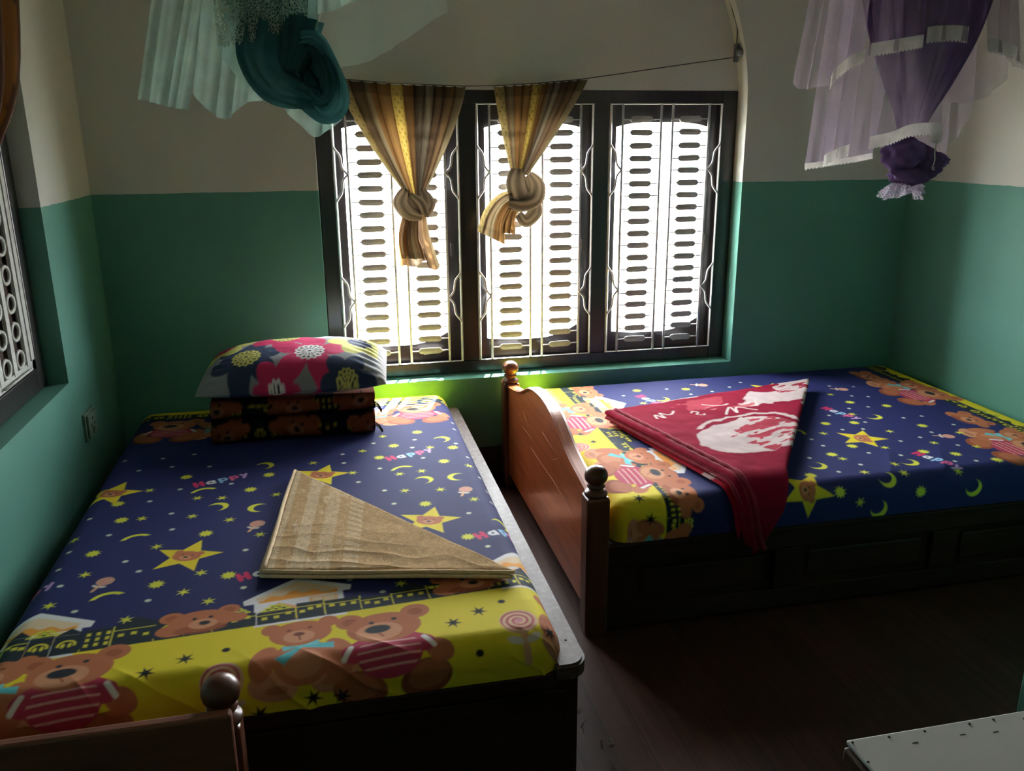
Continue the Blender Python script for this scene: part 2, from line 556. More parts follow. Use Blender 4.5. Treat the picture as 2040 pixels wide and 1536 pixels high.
def m_happy(cv, x, y, s=0.030, rot=0.32, sx=1.0):
    p = cv.at(x, y, s, rot, 4.0, sx)
    r = 0.17
    S = lambda x0, y0, x1, y1, c, rr=r: p.fill(p.seg(x0, y0, x1, y1, rr), c)
    RED, WH, BL, MG, LI = (0.70, 0.03, 0.14), (0.75, 0.75, 0.80), (0.30, 0.55, 0.80), (0.75, 0.12, 0.28), (0.58, 0.36, 0.68)
    S(-2.75, -0.55, -2.75, 0.55, RED, .21); S(-2.05, -0.55, -2.05, 0.55, RED, .21); S(-2.75, 0, -2.05, 0, RED, .2)
    def ring(cx, cy, rad, c):
        p.fill(np.abs(np.hypot(p.x - cx, p.y - cy) - rad) - r, c)
    ring(-1.15, -0.2, 0.33, WH); S(-0.80, -0.55, -0.80, 0.15, WH)
    ring(0.22, -0.1, 0.33, BL); S(-0.12, -0.85, -0.12, 0.25, BL)
    ring(1.42, -0.1, 0.33, MG); S(1.08, -0.85, 1.08, 0.25, MG)
    S(2.25, 0.25, 2.52, -0.22, LI); S(2.85, 0.25, 2.35, -0.78, LI)
def skyline(cv, s0, s1, t0, slope, rng, h=0.075, flip=1, invert=False):
    """row of little dark houses with lit windows standing on the yellow ground"""
    s = s0
    win = (0.70, 0.62, 0.05)
    while s < s1:
        w = rng.uniform(0.05, 0.10)
        hh = h * rng.uniform(0.45, 1.0)
        c = s + w / 2
        b = t0 + slope * c
        p = cv.at(c, b + hh / 2, 1.0, math.atan(slope), 0.14)
        p.fill(p.box(0, -0.004, w / 2 * 0.98, hh / 2 + 0.004), INK)
        if rng.random() < 0.45:
            p.fill(p.poly([(-w / 2, hh / 2), (0, hh / 2 + 0.028), (w / 2, hh / 2)]), INK)
        if rng.random() < 0.3:
            for k in range(3):
                for j in range(4 - k):
                    p.fill(np.maximum(p.ell((j - (3 - k) / 2) * 0.018, hh / 2 + 0.004 + k * 0.010, 0.009, 0.008), hh / 2 + 0.004 + k * 0.010 - p.y), LIME)
        kind = rng.integers(0, 3)
        if kind == 0:
            n = max(2, int(w / 0.017))
            for r_ in range(max(1, int(hh / 0.024))):
                for j in range(n):
                    p.fill(p.box(-w / 2 + (j + 0.5) * w / n, -hh / 2 + 0.014 + r_ * 0.022, 0.0042, 0.0065), win)
        elif kind == 1:
            p.fill(np.maximum(np.abs(np.hypot(p.x, p.y + 0.006) - 0.017) - 0.003, -0.012 - p.y), win)
            for q in (-1, 1):
                p.fill(p.ell(0.007 * q, -0.008, 0.004, 0.009), win)
        else:
            for j in range(3):
                p.fill(p.box(-w * 0.3 + j * w * 0.3, rng.uniform(-0.2, 0.2) * hh, 0.006, 0.006), win)
            p.fill(p.box(0, hh * 0.22, w / 2, 0.0016), win)
        if rng.random() < 0.6:
            p.fill(p.box(w / 2, 0, 0.0022, hh / 2), win)
        s += w

# ------------------------------------------------------------------ materials
M = {}
M['wall'] = wall_mat('two_tone_wall_paint')
M['ceiling'] = simple_mat('ceiling_paint', (0.68, 0.67, 0.60), 0.8)
M['frame'] = wood_mat('dark_window_wood', (0.012, 0.011, 0.012), (0.036, 0.026, 0.024), 0.32, (14, 14, 1), 0.25)
M['iron'] = simple_mat('grey_painted_iron', (0.55, 0.54, 0.55), 0.40, 0.12, 60)
M['rung'] = simple_mat('dull_iron_rung', (0.42, 0.41, 0.42), 0.5, 0.15, 60)
M['white_iron'] = simple_mat('white_painted_iron', (0.55, 0.56, 0.52), 0.5, 0.15, 60)
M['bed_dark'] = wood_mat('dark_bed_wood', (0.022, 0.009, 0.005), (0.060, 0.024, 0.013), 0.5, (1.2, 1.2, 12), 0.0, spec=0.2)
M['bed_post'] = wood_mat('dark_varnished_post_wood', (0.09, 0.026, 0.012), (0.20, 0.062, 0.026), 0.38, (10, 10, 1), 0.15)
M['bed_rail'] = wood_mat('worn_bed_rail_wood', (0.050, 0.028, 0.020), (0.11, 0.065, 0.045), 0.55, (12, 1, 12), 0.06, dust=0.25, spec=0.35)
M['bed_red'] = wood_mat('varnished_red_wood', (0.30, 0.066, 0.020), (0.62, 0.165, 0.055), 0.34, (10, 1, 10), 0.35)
M['front_wood'] = wood_mat('foreground_wood', (0.17, 0.058, 0.034), (0.30, 0.11, 0.065), 0.55, (1, 10, 10), 0.05, spec=0.3)
M['baseboard'] = simple_mat('black_skirting_paint', (0.018, 0.012, 0.012), 0.6)
M['sheet'] = attr_mat('printed_bed_sheet', 0.8, 700, 0.12, spec=0.25)
M['fleece'] = attr_mat('printed_fleece', 0.95, 500, 0.5, sheen=0.0, fuzz=0.25, spec=0.05)
M['towel'] = attr_mat('terry_towel', 1.0, 420, 1.0, fuzz=0.4, spec=0.05)
M['pillow'] = attr_mat('printed_pillow_cotton', 0.8, 600, 0.15, spec=0.25)
M['curtain'] = attr_mat('striped_curtain_cloth', 0.9, 500, 0.15, translucent=0.35, spec=0.05)
M['amber_curtain'] = attr_mat('amber_satin_curtain', 0.5, 300, 0.1, translucent=0.25)
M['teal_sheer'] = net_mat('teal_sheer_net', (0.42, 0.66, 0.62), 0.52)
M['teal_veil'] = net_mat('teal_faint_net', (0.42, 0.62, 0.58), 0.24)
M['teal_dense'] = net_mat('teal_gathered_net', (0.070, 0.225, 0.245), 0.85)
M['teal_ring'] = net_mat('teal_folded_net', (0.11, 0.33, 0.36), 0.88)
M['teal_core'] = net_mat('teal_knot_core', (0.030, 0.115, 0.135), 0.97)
M['teal_lace'] = net_mat('teal_lace', (0.50, 0.70, 0.63), 0.55, 120)
M['purple_sheer'] = net_mat('purple_sheer_net', (0.42, 0.34, 0.47), 0.36)
M['purple_mid'] = net_mat('purple_layered_net', (0.20, 0.14, 0.25), 0.50)
M['purple_dense'] = net_mat('purple_gathered_net', (0.155, 0.10, 0.225), 0.93)
M['lilac_lace'] = net_mat('lilac_lace', (0.50, 0.46, 0.56), 0.5, 110)
M['white_lace'] = net_mat('white_lace_trim', (0.62, 0.60, 0.58), 0.88)
M['cord'] = simple_mat('grey_cord', (0.30, 0.28, 0.25), 0.8)
M['wire'] = simple_mat('dark_wire', (0.05, 0.05, 0.045), 0.5)
M['hook'] = simple_mat('steel_hook', (0.20, 0.20, 0.20), 0.35, metallic=0.8)
M['white_board'] = simple_mat('white_laminate', (0.66, 0.68, 0.68), 0.45, 0.05, 8)
M['nail'] = simple_mat('rusty_nail', (0.03, 0.025, 0.02), 0.6)
M['table_side'] = simple_mat('dark_table_wood', (0.06, 0.03, 0.02), 0.5)
M['socket'] = simple_mat('greenish_plastic', (0.15, 0.23, 0.18), 0.5)
M['litter'] = simple_mat('paper_scraps', (0.09, 0.06, 0.04), 0.9)

def floor_material():
    m, nt, out = new_mat('dark_plank_floor')
    tc = nd(nt, 'ShaderNodeTexCoord')
    n = noise_node(nt, 3.0, 8, 0.65, tc.outputs['Object'], (14, 0.7, 1))
    b = nd(nt, 'ShaderNodeTexBrick')
    b.offset = 0.37
    b.inputs['Scale'].default_value = 1.0
    b.inputs['Mortar Size'].default_value = 0.0015
    b.inputs['Brick Width'].default_value = 0.9
    b.inputs['Row Height'].default_value = 0.09
    b.inputs['Color1'].default_value = (0.042, 0.015, 0.009, 1)
    b.inputs['Color2'].default_value = (0.062, 0.023, 0.013, 1)
    b.inputs['Mortar'].default_value = (0.02, 0.01, 0.008, 1)
    mp = nd(nt, 'ShaderNodeMapping')
    mp.inputs['Rotation'].default_value = (0, 0, PI / 2)
    nt.links.new(tc.outputs['Object'], mp.inputs['Vector'])
    nt.links.new(mp.outputs[0], b.inputs['Vector'])
    r = ramp(nt, n.outputs['Fac'], [(0.3, (0.55, 0.5, 0.5)), (0.7, (1.2, 1.15, 1.1))])
    c = mix_rgb(nt, 1.0, b.outputs['Color'], r.outputs['Color'], 'MULTIPLY')
    principled(nt, out, c, 0.5, bump(nt, n.outputs['Fac'], 0.1, 0.002), spec=0.22)
    return m
M['floor'] = floor_material()

def glass_material():
    m, nt, out = new_mat('window_glass')
    tr = nd(nt, 'ShaderNodeBsdfTransparent')
    gl = nd(nt, 'ShaderNodeBsdfGlossy')
    gl.inputs['Roughness'].default_value = 0.05
    mx = nd(nt, 'ShaderNodeMixShader')
    mx.inputs[0].default_value = 0.05
    nt.links.new(tr.outputs[0], mx.inputs[1])
    nt.links.new(gl.outputs[0], mx.inputs[2])
    nt.links.new(mx.outputs[0], out.inputs['Surface'])
    return m
M['glass'] = glass_material()

# ------------------------------------------------------------------ room shell
XL, XR, YB, YF, ZC = -0.859, 2.648, 3.56, -2.3, 2.78
NX0, NX1, NYB = -0.017, 1.812, 3.65            # window niche
WZ0, WZ1 = 0.481, 1.682
OUTY = 3.85

def struct(name, me, mat, label=None, cat=None):
    o = link(name, me, mat)
    tag(o, label, cat, kind='structure')
    return o

struct('floor', box(XL - 0.3, XR + 0.3, YF - 0.2, OUTY, -0.12, 0.0), M['floor'], 'dark brown wood-patterned floor between the beds', 'floor')
struct('ceiling', box(XL - 0.3, XR + 0.3, YF - 0.2, OUTY, ZC, ZC + 0.12), M['ceiling'], 'plain cream painted ceiling above the nets', 'ceiling')

def back_wall():
    bm = bmesh.new()
    # layer with the arched niche
    add_box(bm, XL - 0.25, NX0, YB, NYB, 0, ZC)
    add_box(bm, NX1, XR + 0.25, YB, NYB, 0, ZC)
    add_box(bm, NX0, NX1, YB, NYB, 0, WZ0 - 0.003)
    cx, R, zs, H = (NX0 + NX1) / 2, (NX1 - NX0) / 2, 1.60, 1.02
    n = 40
    pts = [(cx + R * math.cos(a), zs + H * math.sin(a)) for a in np.linspace(0, PI, n + 1)]
    for (xa, za), (xb, zb) in zip(pts[:-1], pts[1:]):
        vs = [bm.verts.new(c) for c in ((xa, YB, za), (xb, YB, zb), (xb, YB, ZC), (xa, YB, ZC))]
        vb = [bm.verts.new(c) for c in ((xa, NYB, za), (xb, NYB, zb), (xb, NYB, ZC), (xa, NYB, ZC))]
        bm.faces.new(vs)
        bm.faces.new((vs[0], vs[1], vb[1], vb[0]))
    # layer that holds the window
    add_box(bm, XL - 0.25, NX0 + 0.001, NYB, OUTY, 0, ZC)
    add_box(bm, NX1 - 0.001, XR + 0.25, NYB, OUTY, 0, ZC)
    add_box(bm, NX0, NX1, NYB, OUTY, 0, WZ0)
    add_box(bm, NX0, NX1, NYB, OUTY, WZ1, ZC)
    return mesh_from_bm(bm)
struct('wall_back', back_wall(), M['wall'], 'window wall with arched niche, cream above green', 'wall')

LN0, LN1, LZ0, LZ1 = 1.45, 2.945, 0.729, 2.3
struct('wall_left', boxes([(XL - 0.1, XL, LN1, YB, 0, ZC), (XL - 0.1, XL, YF, LN0, 0, ZC),
                           (XL - 0.1, XL, LN0, LN1, 0, LZ0), (XL - 0.1, XL, LN0, LN1, LZ1, ZC),
                           (XL - 0.25, XL - 0.1, YF, YB, 0, ZC)]), M['wall'], 'left wall, cream above green, with a window niche', 'wall')
struct('wall_right', box(XR, XR + 0.25, YF, YB, 0, ZC), M['wall'], 'right wall, cream above green, beside the star-print bed', 'wall')
struct('wall_front', box(XL - 0.25, XR + 0.25, YF - 0.2, YF, 0, ZC), M['wall'], 'plain two-tone wall behind the viewer', 'wall')
struct('wall_partition', box(1.702, XR, YF, 1.60, 0, ZC, 0.006), M['wall'], 'green partition corner at the right edge beside the white table', 'wall')
struct('baseboard_back', box(XL, XR, YB - 0.008, YB, 0, 0.152), M['baseboard'], 'black painted skirting under the window wall', 'baseboard')

M['outside'] = simple_mat('pale_sun_blocker', (0.62, 0.62, 0.58), 0.9)
M['ground'] = simple_mat('dry_yard_ground', (0.30, 0.29, 0.24), 0.95, 0.2, 2)
struct('ground', box(-40, 40, 3.9, 70, -3.4, -3.3), M['ground'], 'yard ground added far below the window to cut upward light', 'ground')  # added below the window, darker than the sky, to cut upward light
M['outside_dark'] = simple_mat('dark_skylight_blocker', (0.26, 0.22, 0.19), 0.9)
struct('skylight_blocker', box(-0.32, -0.12, OUTY, 4.40, -3.3, 4.2), M['outside_dark'], 'unseen outside wall added left of the window to block skylight', 'wall')  # added out of view to block skylight headed for the right wall
struct('sun_blocker_1', box(1.16, 2.4, OUTY, 4.50, 1.93, 2.0), M['outside'], 'unseen slab added outside to keep sun off the right window bay', 'sunshade')  # added out of view so direct sun misses the right bay

# ------------------------------------------------------------------ window_1
win = empty('window_1', (0.897, NYB, WZ0))
tag(win, 'dark wooden three-bay window with iron grilles, glaring white daylight behind', 'window', kind='structure')
FY0, FY1 = NYB - 0.002, NYB + 0.085
OX = [(0.053, 0.560), (0.642, 1.146), (1.226, 1.734)]          # bay openings in x
OZ0, OZ1 = 0.540, 1.626
fr = M['frame']
child('jamb', box(NX0 + 0.001, OX[0][0] - 0.004, FY0, FY1, WZ0, WZ1, 0.004), fr, win)
child('jamb', box(OX[2][1] + 0.004, NX1 - 0.001, FY0, FY1, WZ0, WZ1, 0.004), fr, win)
child('head_rail', box(OX[0][0] - 0.004, OX[2][1] + 0.004, FY0, FY1, OZ1 + 0.003, WZ1, 0.004), fr, win)
child('sill_rail', box(OX[0][0] - 0.004, OX[2][1] + 0.004, FY0, FY1, WZ0, OZ0 - 0.003, 0.004), fr, win)
for k in (0, 1):
    child('mullion', box(OX[k][1] + 0.004, OX[k + 1][0] - 0.004, FY0, FY1, OZ0 - 0.003, OZ1 + 0.003, 0.004), fr, win)

def sash_mesh(x0, x1, z0, z1, y0, y1, lw, rw, tw, bw):
    """sash frame whose inner outline is cut to a shallow curve at head and foot"""
    n = 14
    ix0, ix1, iz0, iz1 = x0 + lw, x1 - rw, z0 + bw, z1 - tw
    def top(x):
        u = abs((x - (ix0 + ix1) / 2) / ((ix1 - ix0) / 2))
        return iz1 - 0.018 * max(0, u - 0.35) ** 2 / 0.42  # bowed outline imitates the glare rounding off the opening
    def bot(x):
        u = (x - ix0) / (ix1 - ix0)
        return iz0 + 0.012 * (1 - min(1, u / 0.35)) ** 2 + 0.055 * max(0, u - 0.55) ** 2 / 0.2
    bm = bmesh.new()
    add_box(bm, x0, ix0, y0, y1, z0, z1)
    add_box(bm, ix1, x1, y0, y1, z0, z1)
    xs = np.linspace(ix0, ix1, n + 1)
    for a, b in zip(xs[:-1], xs[1:]):
        for fa, fb, edge in ((top(a), top(b), z1), (bot(a), bot(b), z0)):
            f = [bm.verts.new(c) for c in ((a, y0, fa), (b, y0, fb), (b, y0, edge), (a, y0, edge))]
            g = [bm.verts.new(c) for c in ((a, y1, fa), (b, y1, fb), (b, y1, edge), (a, y1, edge))]
            bm.faces.new(f)
            bm.faces.new(g)
            bm.faces.new((f[0], f[1], g[1], g[0]))
    return mesh_from_bm(bm), (ix0, ix1, iz0, iz1)

rod_r = 0.0058
nrow = 19
row_z = np.linspace(1.563, 0.592, nrow)

def rung_mesh(half):
    """thin wire with a flat capsule plate in the middle, along x"""
    xs = [-half, -0.052, -0.046, -0.036, 0.036, 0.046, 0.052, half]
    ry = [0.0028, 0.0028, 0.0038, 0.004, 0.004, 0.0038, 0.0028, 0.0028]
    rz = [0.0030, 0.0030, 0.0120, 0.0150, 0.0150, 0.0120, 0.0030, 0.0030]
    ang = np.linspace(0, 2 * PI, 6, endpoint=False)
    P = np.array([[[x, a * math.cos(t), b * math.sin(t)] for t in ang] for x, a, b in zip(xs, ry, rz)])
    me = grid_mesh(P, wrap_v=True, smooth=False)
    me.materials.append(M['rung'])
    return me

GY = NYB - 0.008
for k, (x0, x1) in enumerate(OX):
    sm, (ix0, ix1, iz0, iz1) = sash_mesh(x0 - 0.004, x1 + 0.004, OZ0 - 0.003, OZ1 + 0.003, NYB + 0.03, NYB + 0.075, 0.042, 0.052, 0.078, 0.078)
    s = child('sash', sm, fr, win)
    child('pane', box(ix0 - 0.01, ix1 + 0.01, NYB + 0.052, NYB + 0.055, iz0 - 0.01, iz1 + 0.01), M['glass'], s)
    child('hinge', box(ix1 + 0.012, ix1 + 0.030, NYB + 0.022, NYB + 0.031, 1.0, 1.06, 0.002), M['nail'], s)
    child('sash_hook', tube([(ix1 - 0.12, NYB + 0.026, iz0 - 0.045), (ix1 - 0.05, NYB + 0.022, iz0 - 0.035), (ix1 - 0.02, NYB + 0.024, iz0 - 0.03)], 0.003, 6), M['iron'], s)
    g = child('window_grille', tube([(x0, GY, OZ0), (x1, GY, OZ0), (x1, GY, OZ1), (x0, GY, OZ1)], rod_r, 4, closed=True), M['iron'], win)
    g.data.polygons.foreach_set('use_smooth', [False] * len(g.data.polygons))
    xa, xb, xc, xd = x0 + 0.053, x0 + 0.228, x0 + 0.281, x0 + 0.450
    for xr in (xa, xb, xc, xd):
        child('rod', tube([(xr, GY, OZ0), (xr, GY, (OZ0 + OZ1) / 2), (xr, GY, OZ1)], 0.0056, 6), M['iron'], g)
    # brace-shaped scrolls between the outer and first inner rods
    for side, xo, xi in ((-1, x0, xa), (1, x1, xd)):
        for zc in (1.352, 0.826):
            for q in (-1, 1):
                f = [(0, 0.108), (0.12, 0.098), (0.42, 0.075), (0.50, 0.050), (0.58, 0.025), (0.85, 0.006), (1.0, 0.0)]
                pts = catmull([(xo + (xi - xo) * a, GY - 0.004, zc + q * b) for a, b in f], 4)
                child('scroll', tube(pts, 0.0045, 6), M['iron'], g)
    for ra, rb in ((xa, xb), (xc, xd)):
        rm = rung_mesh((rb - ra) / 2)
        for i, z in enumerate(row_z):
            o = link('rung', rm, None, g)
            dx = random.uniform(-0.005, 0.005)
            if i == nrow - 1:
                dx = 0
            o.location = ((ra + rb) / 2, GY + 0.004, z + random.uniform(-0.002, 0.002))
            o.rotation_euler = (0, random.uniform(-0.018, 0.018), 0)

# ------------------------------------------------------------------ window_2 (left wall, shuttered)
w2 = empty('window_2', (XL - 0.1, 2.2, LZ0))
tag(w2, 'shuttered window in the left wall behind a white iron grille', 'window', kind='structure')
FX0, FX1 = XL - 0.102, XL - 0.062
child('jamb', box(FX0, FX1, LN1 - 0.075, LN1 - 0.001, LZ0 + 0.001, LZ1, 0.004), fr, w2)
child('jamb', box(FX0, FX1, LN0 + 0.001, LN0 + 0.075, LZ0 + 0.001, LZ1, 0.004), fr, w2)
child('sill_rail', box(FX0, FX1, LN0 + 0.075, LN1 - 0.075, LZ0 + 0.001, LZ0 + 0.075, 0.004), fr, w2)
child('head_rail', box(FX0, FX1, LN0 + 0.075, LN1 - 0.075, LZ1 - 0.075, LZ1, 0.004), fr, w2)
for a, b in ((LN0 + 0.075, 2.197), (2.203, LN1 - 0.075)):
    child('shutter', box(XL - 0.099, XL - 0.080, a, b, LZ0 + 0.075, LZ1 - 0.075), M['bed_dark'], w2)
gx = XL - 0.068
y0, y1, z0, z1 = LN0 + 0.085, LN1 - 0.078, LZ0 + 0.078, LZ1 - 0.08
bm = bmesh.new()
for b in ((y1 - 0.028, y1, z0, z1), (y0, y0 + 0.028, z0, z1)):
    add_box(bm, gx - 0.004, gx + 0.004, b[0], b[1], b[2], b[3])
add_box(bm, gx - 0.004, gx + 0.004, y0, y1, z0, z0 + 0.028)
add_box(bm, gx - 0.004, gx + 0.004, y0, y1, z1 - 0.028, z1)
g2 = child('window_grille', mesh_from_bm(bm), M['white_iron'], w2)
yy = y1 - 0.045
while yy > y0 + 0.06:
    child('bar', box(gx - 0.003, gx + 0.006, yy - 0.028, yy, z0 + 0.02, z1 - 0.02), M['white_iron'], g2)
    yy -= 0.118
ringm = tube([(0.0, 0.032 * math.cos(a), 0.026 * math.sin(a)) for a in np.linspace(0, 2 * PI, 14, endpoint=False)], 0.006, 6, closed=True)
ringm.materials.append(M['white_iron'])
yy = y1 - 0.118
while yy > y0 + 0.1:
    for zz in np.arange(z0 + 0.055, z1 - 0.06, 0.085):
        o = link('ring', ringm, None, g2)
        o.location = (gx, yy, zz)
    yy -= 0.118
child('sill_stay', tube([(gx + 0.012, y1 - 0.06, z0 + 0.01), (gx + 0.012, y1 - 0.3, z0 + 0.012)], 0.004, 6), M['white_iron'], w2)

# ------------------------------------------------------------------ beds
def finial(cx, cy, z, k=1.0):
    """turned ball finial, z is the top of the post"""
    pr = [(0, 0), (0.034, 0), (0.036, 0.006), (0.033, 0.012), (0.022, 0.016), (0.020, 0.022), (0.027, 0.026), (0.028, 0.031), (0.021, 0.035),
          (0.026, 0.040), (0.033, 0.049), (0.0355, 0.060), (0.034, 0.072), (0.028, 0.082), (0.018, 0.089), (0.007, 0.092), (0, 0.0925)]
    return lathe([(r * k, z + h * k) for r, h in pr], cx, cy, 28)

def bed_post(parent, cx, cy, w, ztop, mat):
    bm = bmesh.new()
    add_box(bm, cx - w / 2, cx + w / 2, cy - w / 2, cy + w / 2, 0, ztop, 0.010, 3)
    p = child('post', mesh_from_bm(bm), mat, parent)
    child('finial', finial(cx, cy, ztop), mat, p)
    return p

# --- left bed
LB = empty('wooden_bed', (-0.15, 2.56, 0))
tag(LB, 'low dark wooden bed frame under the mattress in the left corner', 'bed')
lx0, lx1, ly0, ly1, lz = -0.800, 0.516, 1.590, 3.53, 0.362
def slab_corner(x0, x1, y0, y1, z0, z1, rad):
    """side rail with one rounded foot corner, bevelled edges"""
    bm = bmesh.new()
    pts = [(x0, y1), (x0, y0)]
    for a in np.linspace(-PI / 2, 0, 9):
        pts.append((x1 - rad + rad * math.cos(a), y0 + rad + rad * math.sin(a)))
    pts.append((x1, y1))
    lo = [bm.verts.new((x, y, z0)) for x, y in pts]
    hi = [bm.verts.new((x, y, z1)) for x, y in pts]
    bm.faces.new(lo)
    bm.faces.new(hi)
    n = len(pts)
    for i in range(n):
        bm.faces.new((lo[i], lo[(i + 1) % n], hi[(i + 1) % n], hi[i]))
    bmesh.ops.recalc_face_normals(bm, faces=bm.faces)
    es = [e for e in bm.edges if all(v.co.z > z1 - 1e-5 for v in e.verts)]
    bmesh.ops.bevel(bm, geom=es, offset=0.006, segments=2, affect='EDGES')
    return mesh_from_bm(bm)
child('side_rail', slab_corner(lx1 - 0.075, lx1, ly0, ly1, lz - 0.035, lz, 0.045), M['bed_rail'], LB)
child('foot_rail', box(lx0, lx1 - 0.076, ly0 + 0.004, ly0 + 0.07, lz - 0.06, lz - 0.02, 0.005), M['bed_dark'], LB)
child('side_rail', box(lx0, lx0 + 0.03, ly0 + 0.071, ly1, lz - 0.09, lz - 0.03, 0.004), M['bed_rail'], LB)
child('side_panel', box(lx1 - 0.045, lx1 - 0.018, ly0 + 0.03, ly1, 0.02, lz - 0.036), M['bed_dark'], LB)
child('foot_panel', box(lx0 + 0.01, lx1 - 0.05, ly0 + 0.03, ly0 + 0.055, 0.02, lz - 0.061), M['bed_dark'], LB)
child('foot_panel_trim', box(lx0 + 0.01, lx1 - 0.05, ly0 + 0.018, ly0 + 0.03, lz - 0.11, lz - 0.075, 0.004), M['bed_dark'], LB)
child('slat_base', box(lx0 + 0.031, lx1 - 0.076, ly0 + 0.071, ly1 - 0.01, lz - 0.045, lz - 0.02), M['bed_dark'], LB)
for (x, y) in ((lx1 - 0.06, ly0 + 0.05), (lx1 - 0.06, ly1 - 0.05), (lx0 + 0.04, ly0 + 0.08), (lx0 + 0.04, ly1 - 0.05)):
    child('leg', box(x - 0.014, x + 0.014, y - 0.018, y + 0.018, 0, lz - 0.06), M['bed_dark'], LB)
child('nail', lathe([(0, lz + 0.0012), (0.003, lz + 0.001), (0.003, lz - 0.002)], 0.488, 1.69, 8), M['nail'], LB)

# --- right bed
RB = empty('wooden_bed', (1.7, 2.87, 0))
tag(RB, 'varnished wooden bed with curved footboard and ball finials under the window', 'bed')
hx = 0.742
pw = 0.072
bed_post(RB, hx, 2.262, pw, 0.463, M['bed_post'])
bed_post(RB, hx, 3.482, pw, 0.475, M['bed_post'])
def footboard_panel():
    ys = np.linspace(2.262 + pw / 2 - 0.004, 3.482 - pw / 2 + 0.004, 61)
    c = (2.262 + 3.482) / 2
    prof = np.array([(0, 0.597), (0.10, 0.590), (0.18, 0.575), (0.25, 0.548), (0.32, 0.518), (0.40, 0.497), (0.48, 0.484), (0.54, 0.474), (0.60, 0.463)])
    zt = np.interp(np.abs(ys - c), prof[:, 0], prof[:, 1])
    k = np.array([1, 2, 3, 2, 1.0]); k /= k.sum()
    zt = np.convolve(np.pad(zt, 2, mode='edge'), k, 'valid')
    t = 0.016
    cs = [(-t, 0.06), (-t, -0.012), (-t * 1.35, -0.010), (-t * 1.45, -0.004), (-t * 0.9, 0.0), (t * 0.9, 0.0), (t * 1.45, -0.004), (t * 1.35, -0.010), (t, -0.012), (t, 0.06)]
    P = np.zeros((len(ys), len(cs), 3))
    for i, (y, z) in enumerate(zip(ys, zt)):
        for j, (dx, dz) in enumerate(cs):
            P[i, j] = (hx + dx, y, 0.06 if dz > 0.01 else z + dz)
    return grid_mesh(P, wrap_v=True, smooth=False)
fb = child('footboard', footboard_panel(), M['bed_red'], RB)
M['scratch'] = simple_mat('bare_wood_scratch', (0.62, 0.34, 0.20), 0.8)
for pts in ([(3.03, 0.334), (2.90, 0.331), (2.71, 0.333), (2.55, 0.326), (2.426, 0.320)], [(3.187, 0.368), (3.09, 0.375), (2.997, 0.371)], [(2.856, 0.46), (2.76, 0.452), (2.646, 0.45)], [(3.16, 0.44), (3.08, 0.40)], [(2.70, 0.41), (2.62, 0.445)]):
    child('scratch', tube([(hx - 0.0161, y, z) for y, z in pts], 0.0005, 5), M['scratch'], fb)
rx0, rx1, ry = hx + pw / 2 - 0.002, 2.62, 2.240
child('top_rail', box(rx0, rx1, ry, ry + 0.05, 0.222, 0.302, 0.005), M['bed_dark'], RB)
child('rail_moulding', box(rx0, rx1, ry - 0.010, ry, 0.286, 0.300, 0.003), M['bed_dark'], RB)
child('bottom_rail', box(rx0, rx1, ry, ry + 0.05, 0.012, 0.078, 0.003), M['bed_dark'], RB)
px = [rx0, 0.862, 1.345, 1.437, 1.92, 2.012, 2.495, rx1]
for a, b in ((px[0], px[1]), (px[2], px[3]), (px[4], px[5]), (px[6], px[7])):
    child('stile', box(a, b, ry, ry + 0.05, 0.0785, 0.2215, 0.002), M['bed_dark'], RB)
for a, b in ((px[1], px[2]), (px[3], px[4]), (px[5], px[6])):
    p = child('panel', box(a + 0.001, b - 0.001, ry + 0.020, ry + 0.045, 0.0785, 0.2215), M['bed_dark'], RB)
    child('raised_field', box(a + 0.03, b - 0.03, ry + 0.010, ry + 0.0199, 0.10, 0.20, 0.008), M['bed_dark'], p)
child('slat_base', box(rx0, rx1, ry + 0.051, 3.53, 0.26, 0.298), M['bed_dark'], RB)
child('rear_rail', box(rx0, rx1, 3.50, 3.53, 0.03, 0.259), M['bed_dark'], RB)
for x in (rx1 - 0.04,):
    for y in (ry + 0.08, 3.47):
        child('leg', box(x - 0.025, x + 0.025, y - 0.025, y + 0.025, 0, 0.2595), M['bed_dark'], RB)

# --- foreground headboard of a third bed
HB = empty('bed_headboard', (-0.52, 1.41, 0))
tag(HB, 'dark brown wooden headboard with ball finial in the lower left foreground', 'headboard')
child('board', box(-0.80, -0.222, 1.372, 1.396, 0.06, 0.512, 0.006), M['front_wood'], HB)
bed_post(HB, -0.244, 1.428, 0.062, 0.464, M['bed_post'])
bed_post(HB, -0.80, 1.428, 0.062, 0.464, M['bed_post'])
child('cross_rail', box(-0.768, -0.27, 1.397, 1.424, 0.10, 0.20, 0.003), M['front_wood'], HB)

# ------------------------------------------------------------------ mattresses with printed sheets
def wrap(a, b, x0, x1, y0, y1, top, r, h=0.0, maxd=None):
    ax, ay = np.clip(a, x0 + r, x1 - r), np.clip(b, y0 + r, y1 - r)
    dx, dy = a - ax, b - ay
    dist = np.hypot(dx, dy)
    ux, uy = dx / (dist + 1e-9), dy / (dist + 1e-9)
    if maxd is not None:
        dist = np.minimum(dist, maxd)
    th = np.minimum(dist / r, PI / 2)
    hor, drop = r * np.sin(th), r * (1 - np.cos(th)) + np.maximum(0, dist - r * PI / 2)
    n = np.stack([ux * np.sin(th), uy * np.sin(th), np.cos(th)], -1)
    p = np.stack([ax + ux * hor, ay + uy * hor, top - drop], -1)
    return p + n * (h[..., None] if hasattr(h, 'shape') else h), dist

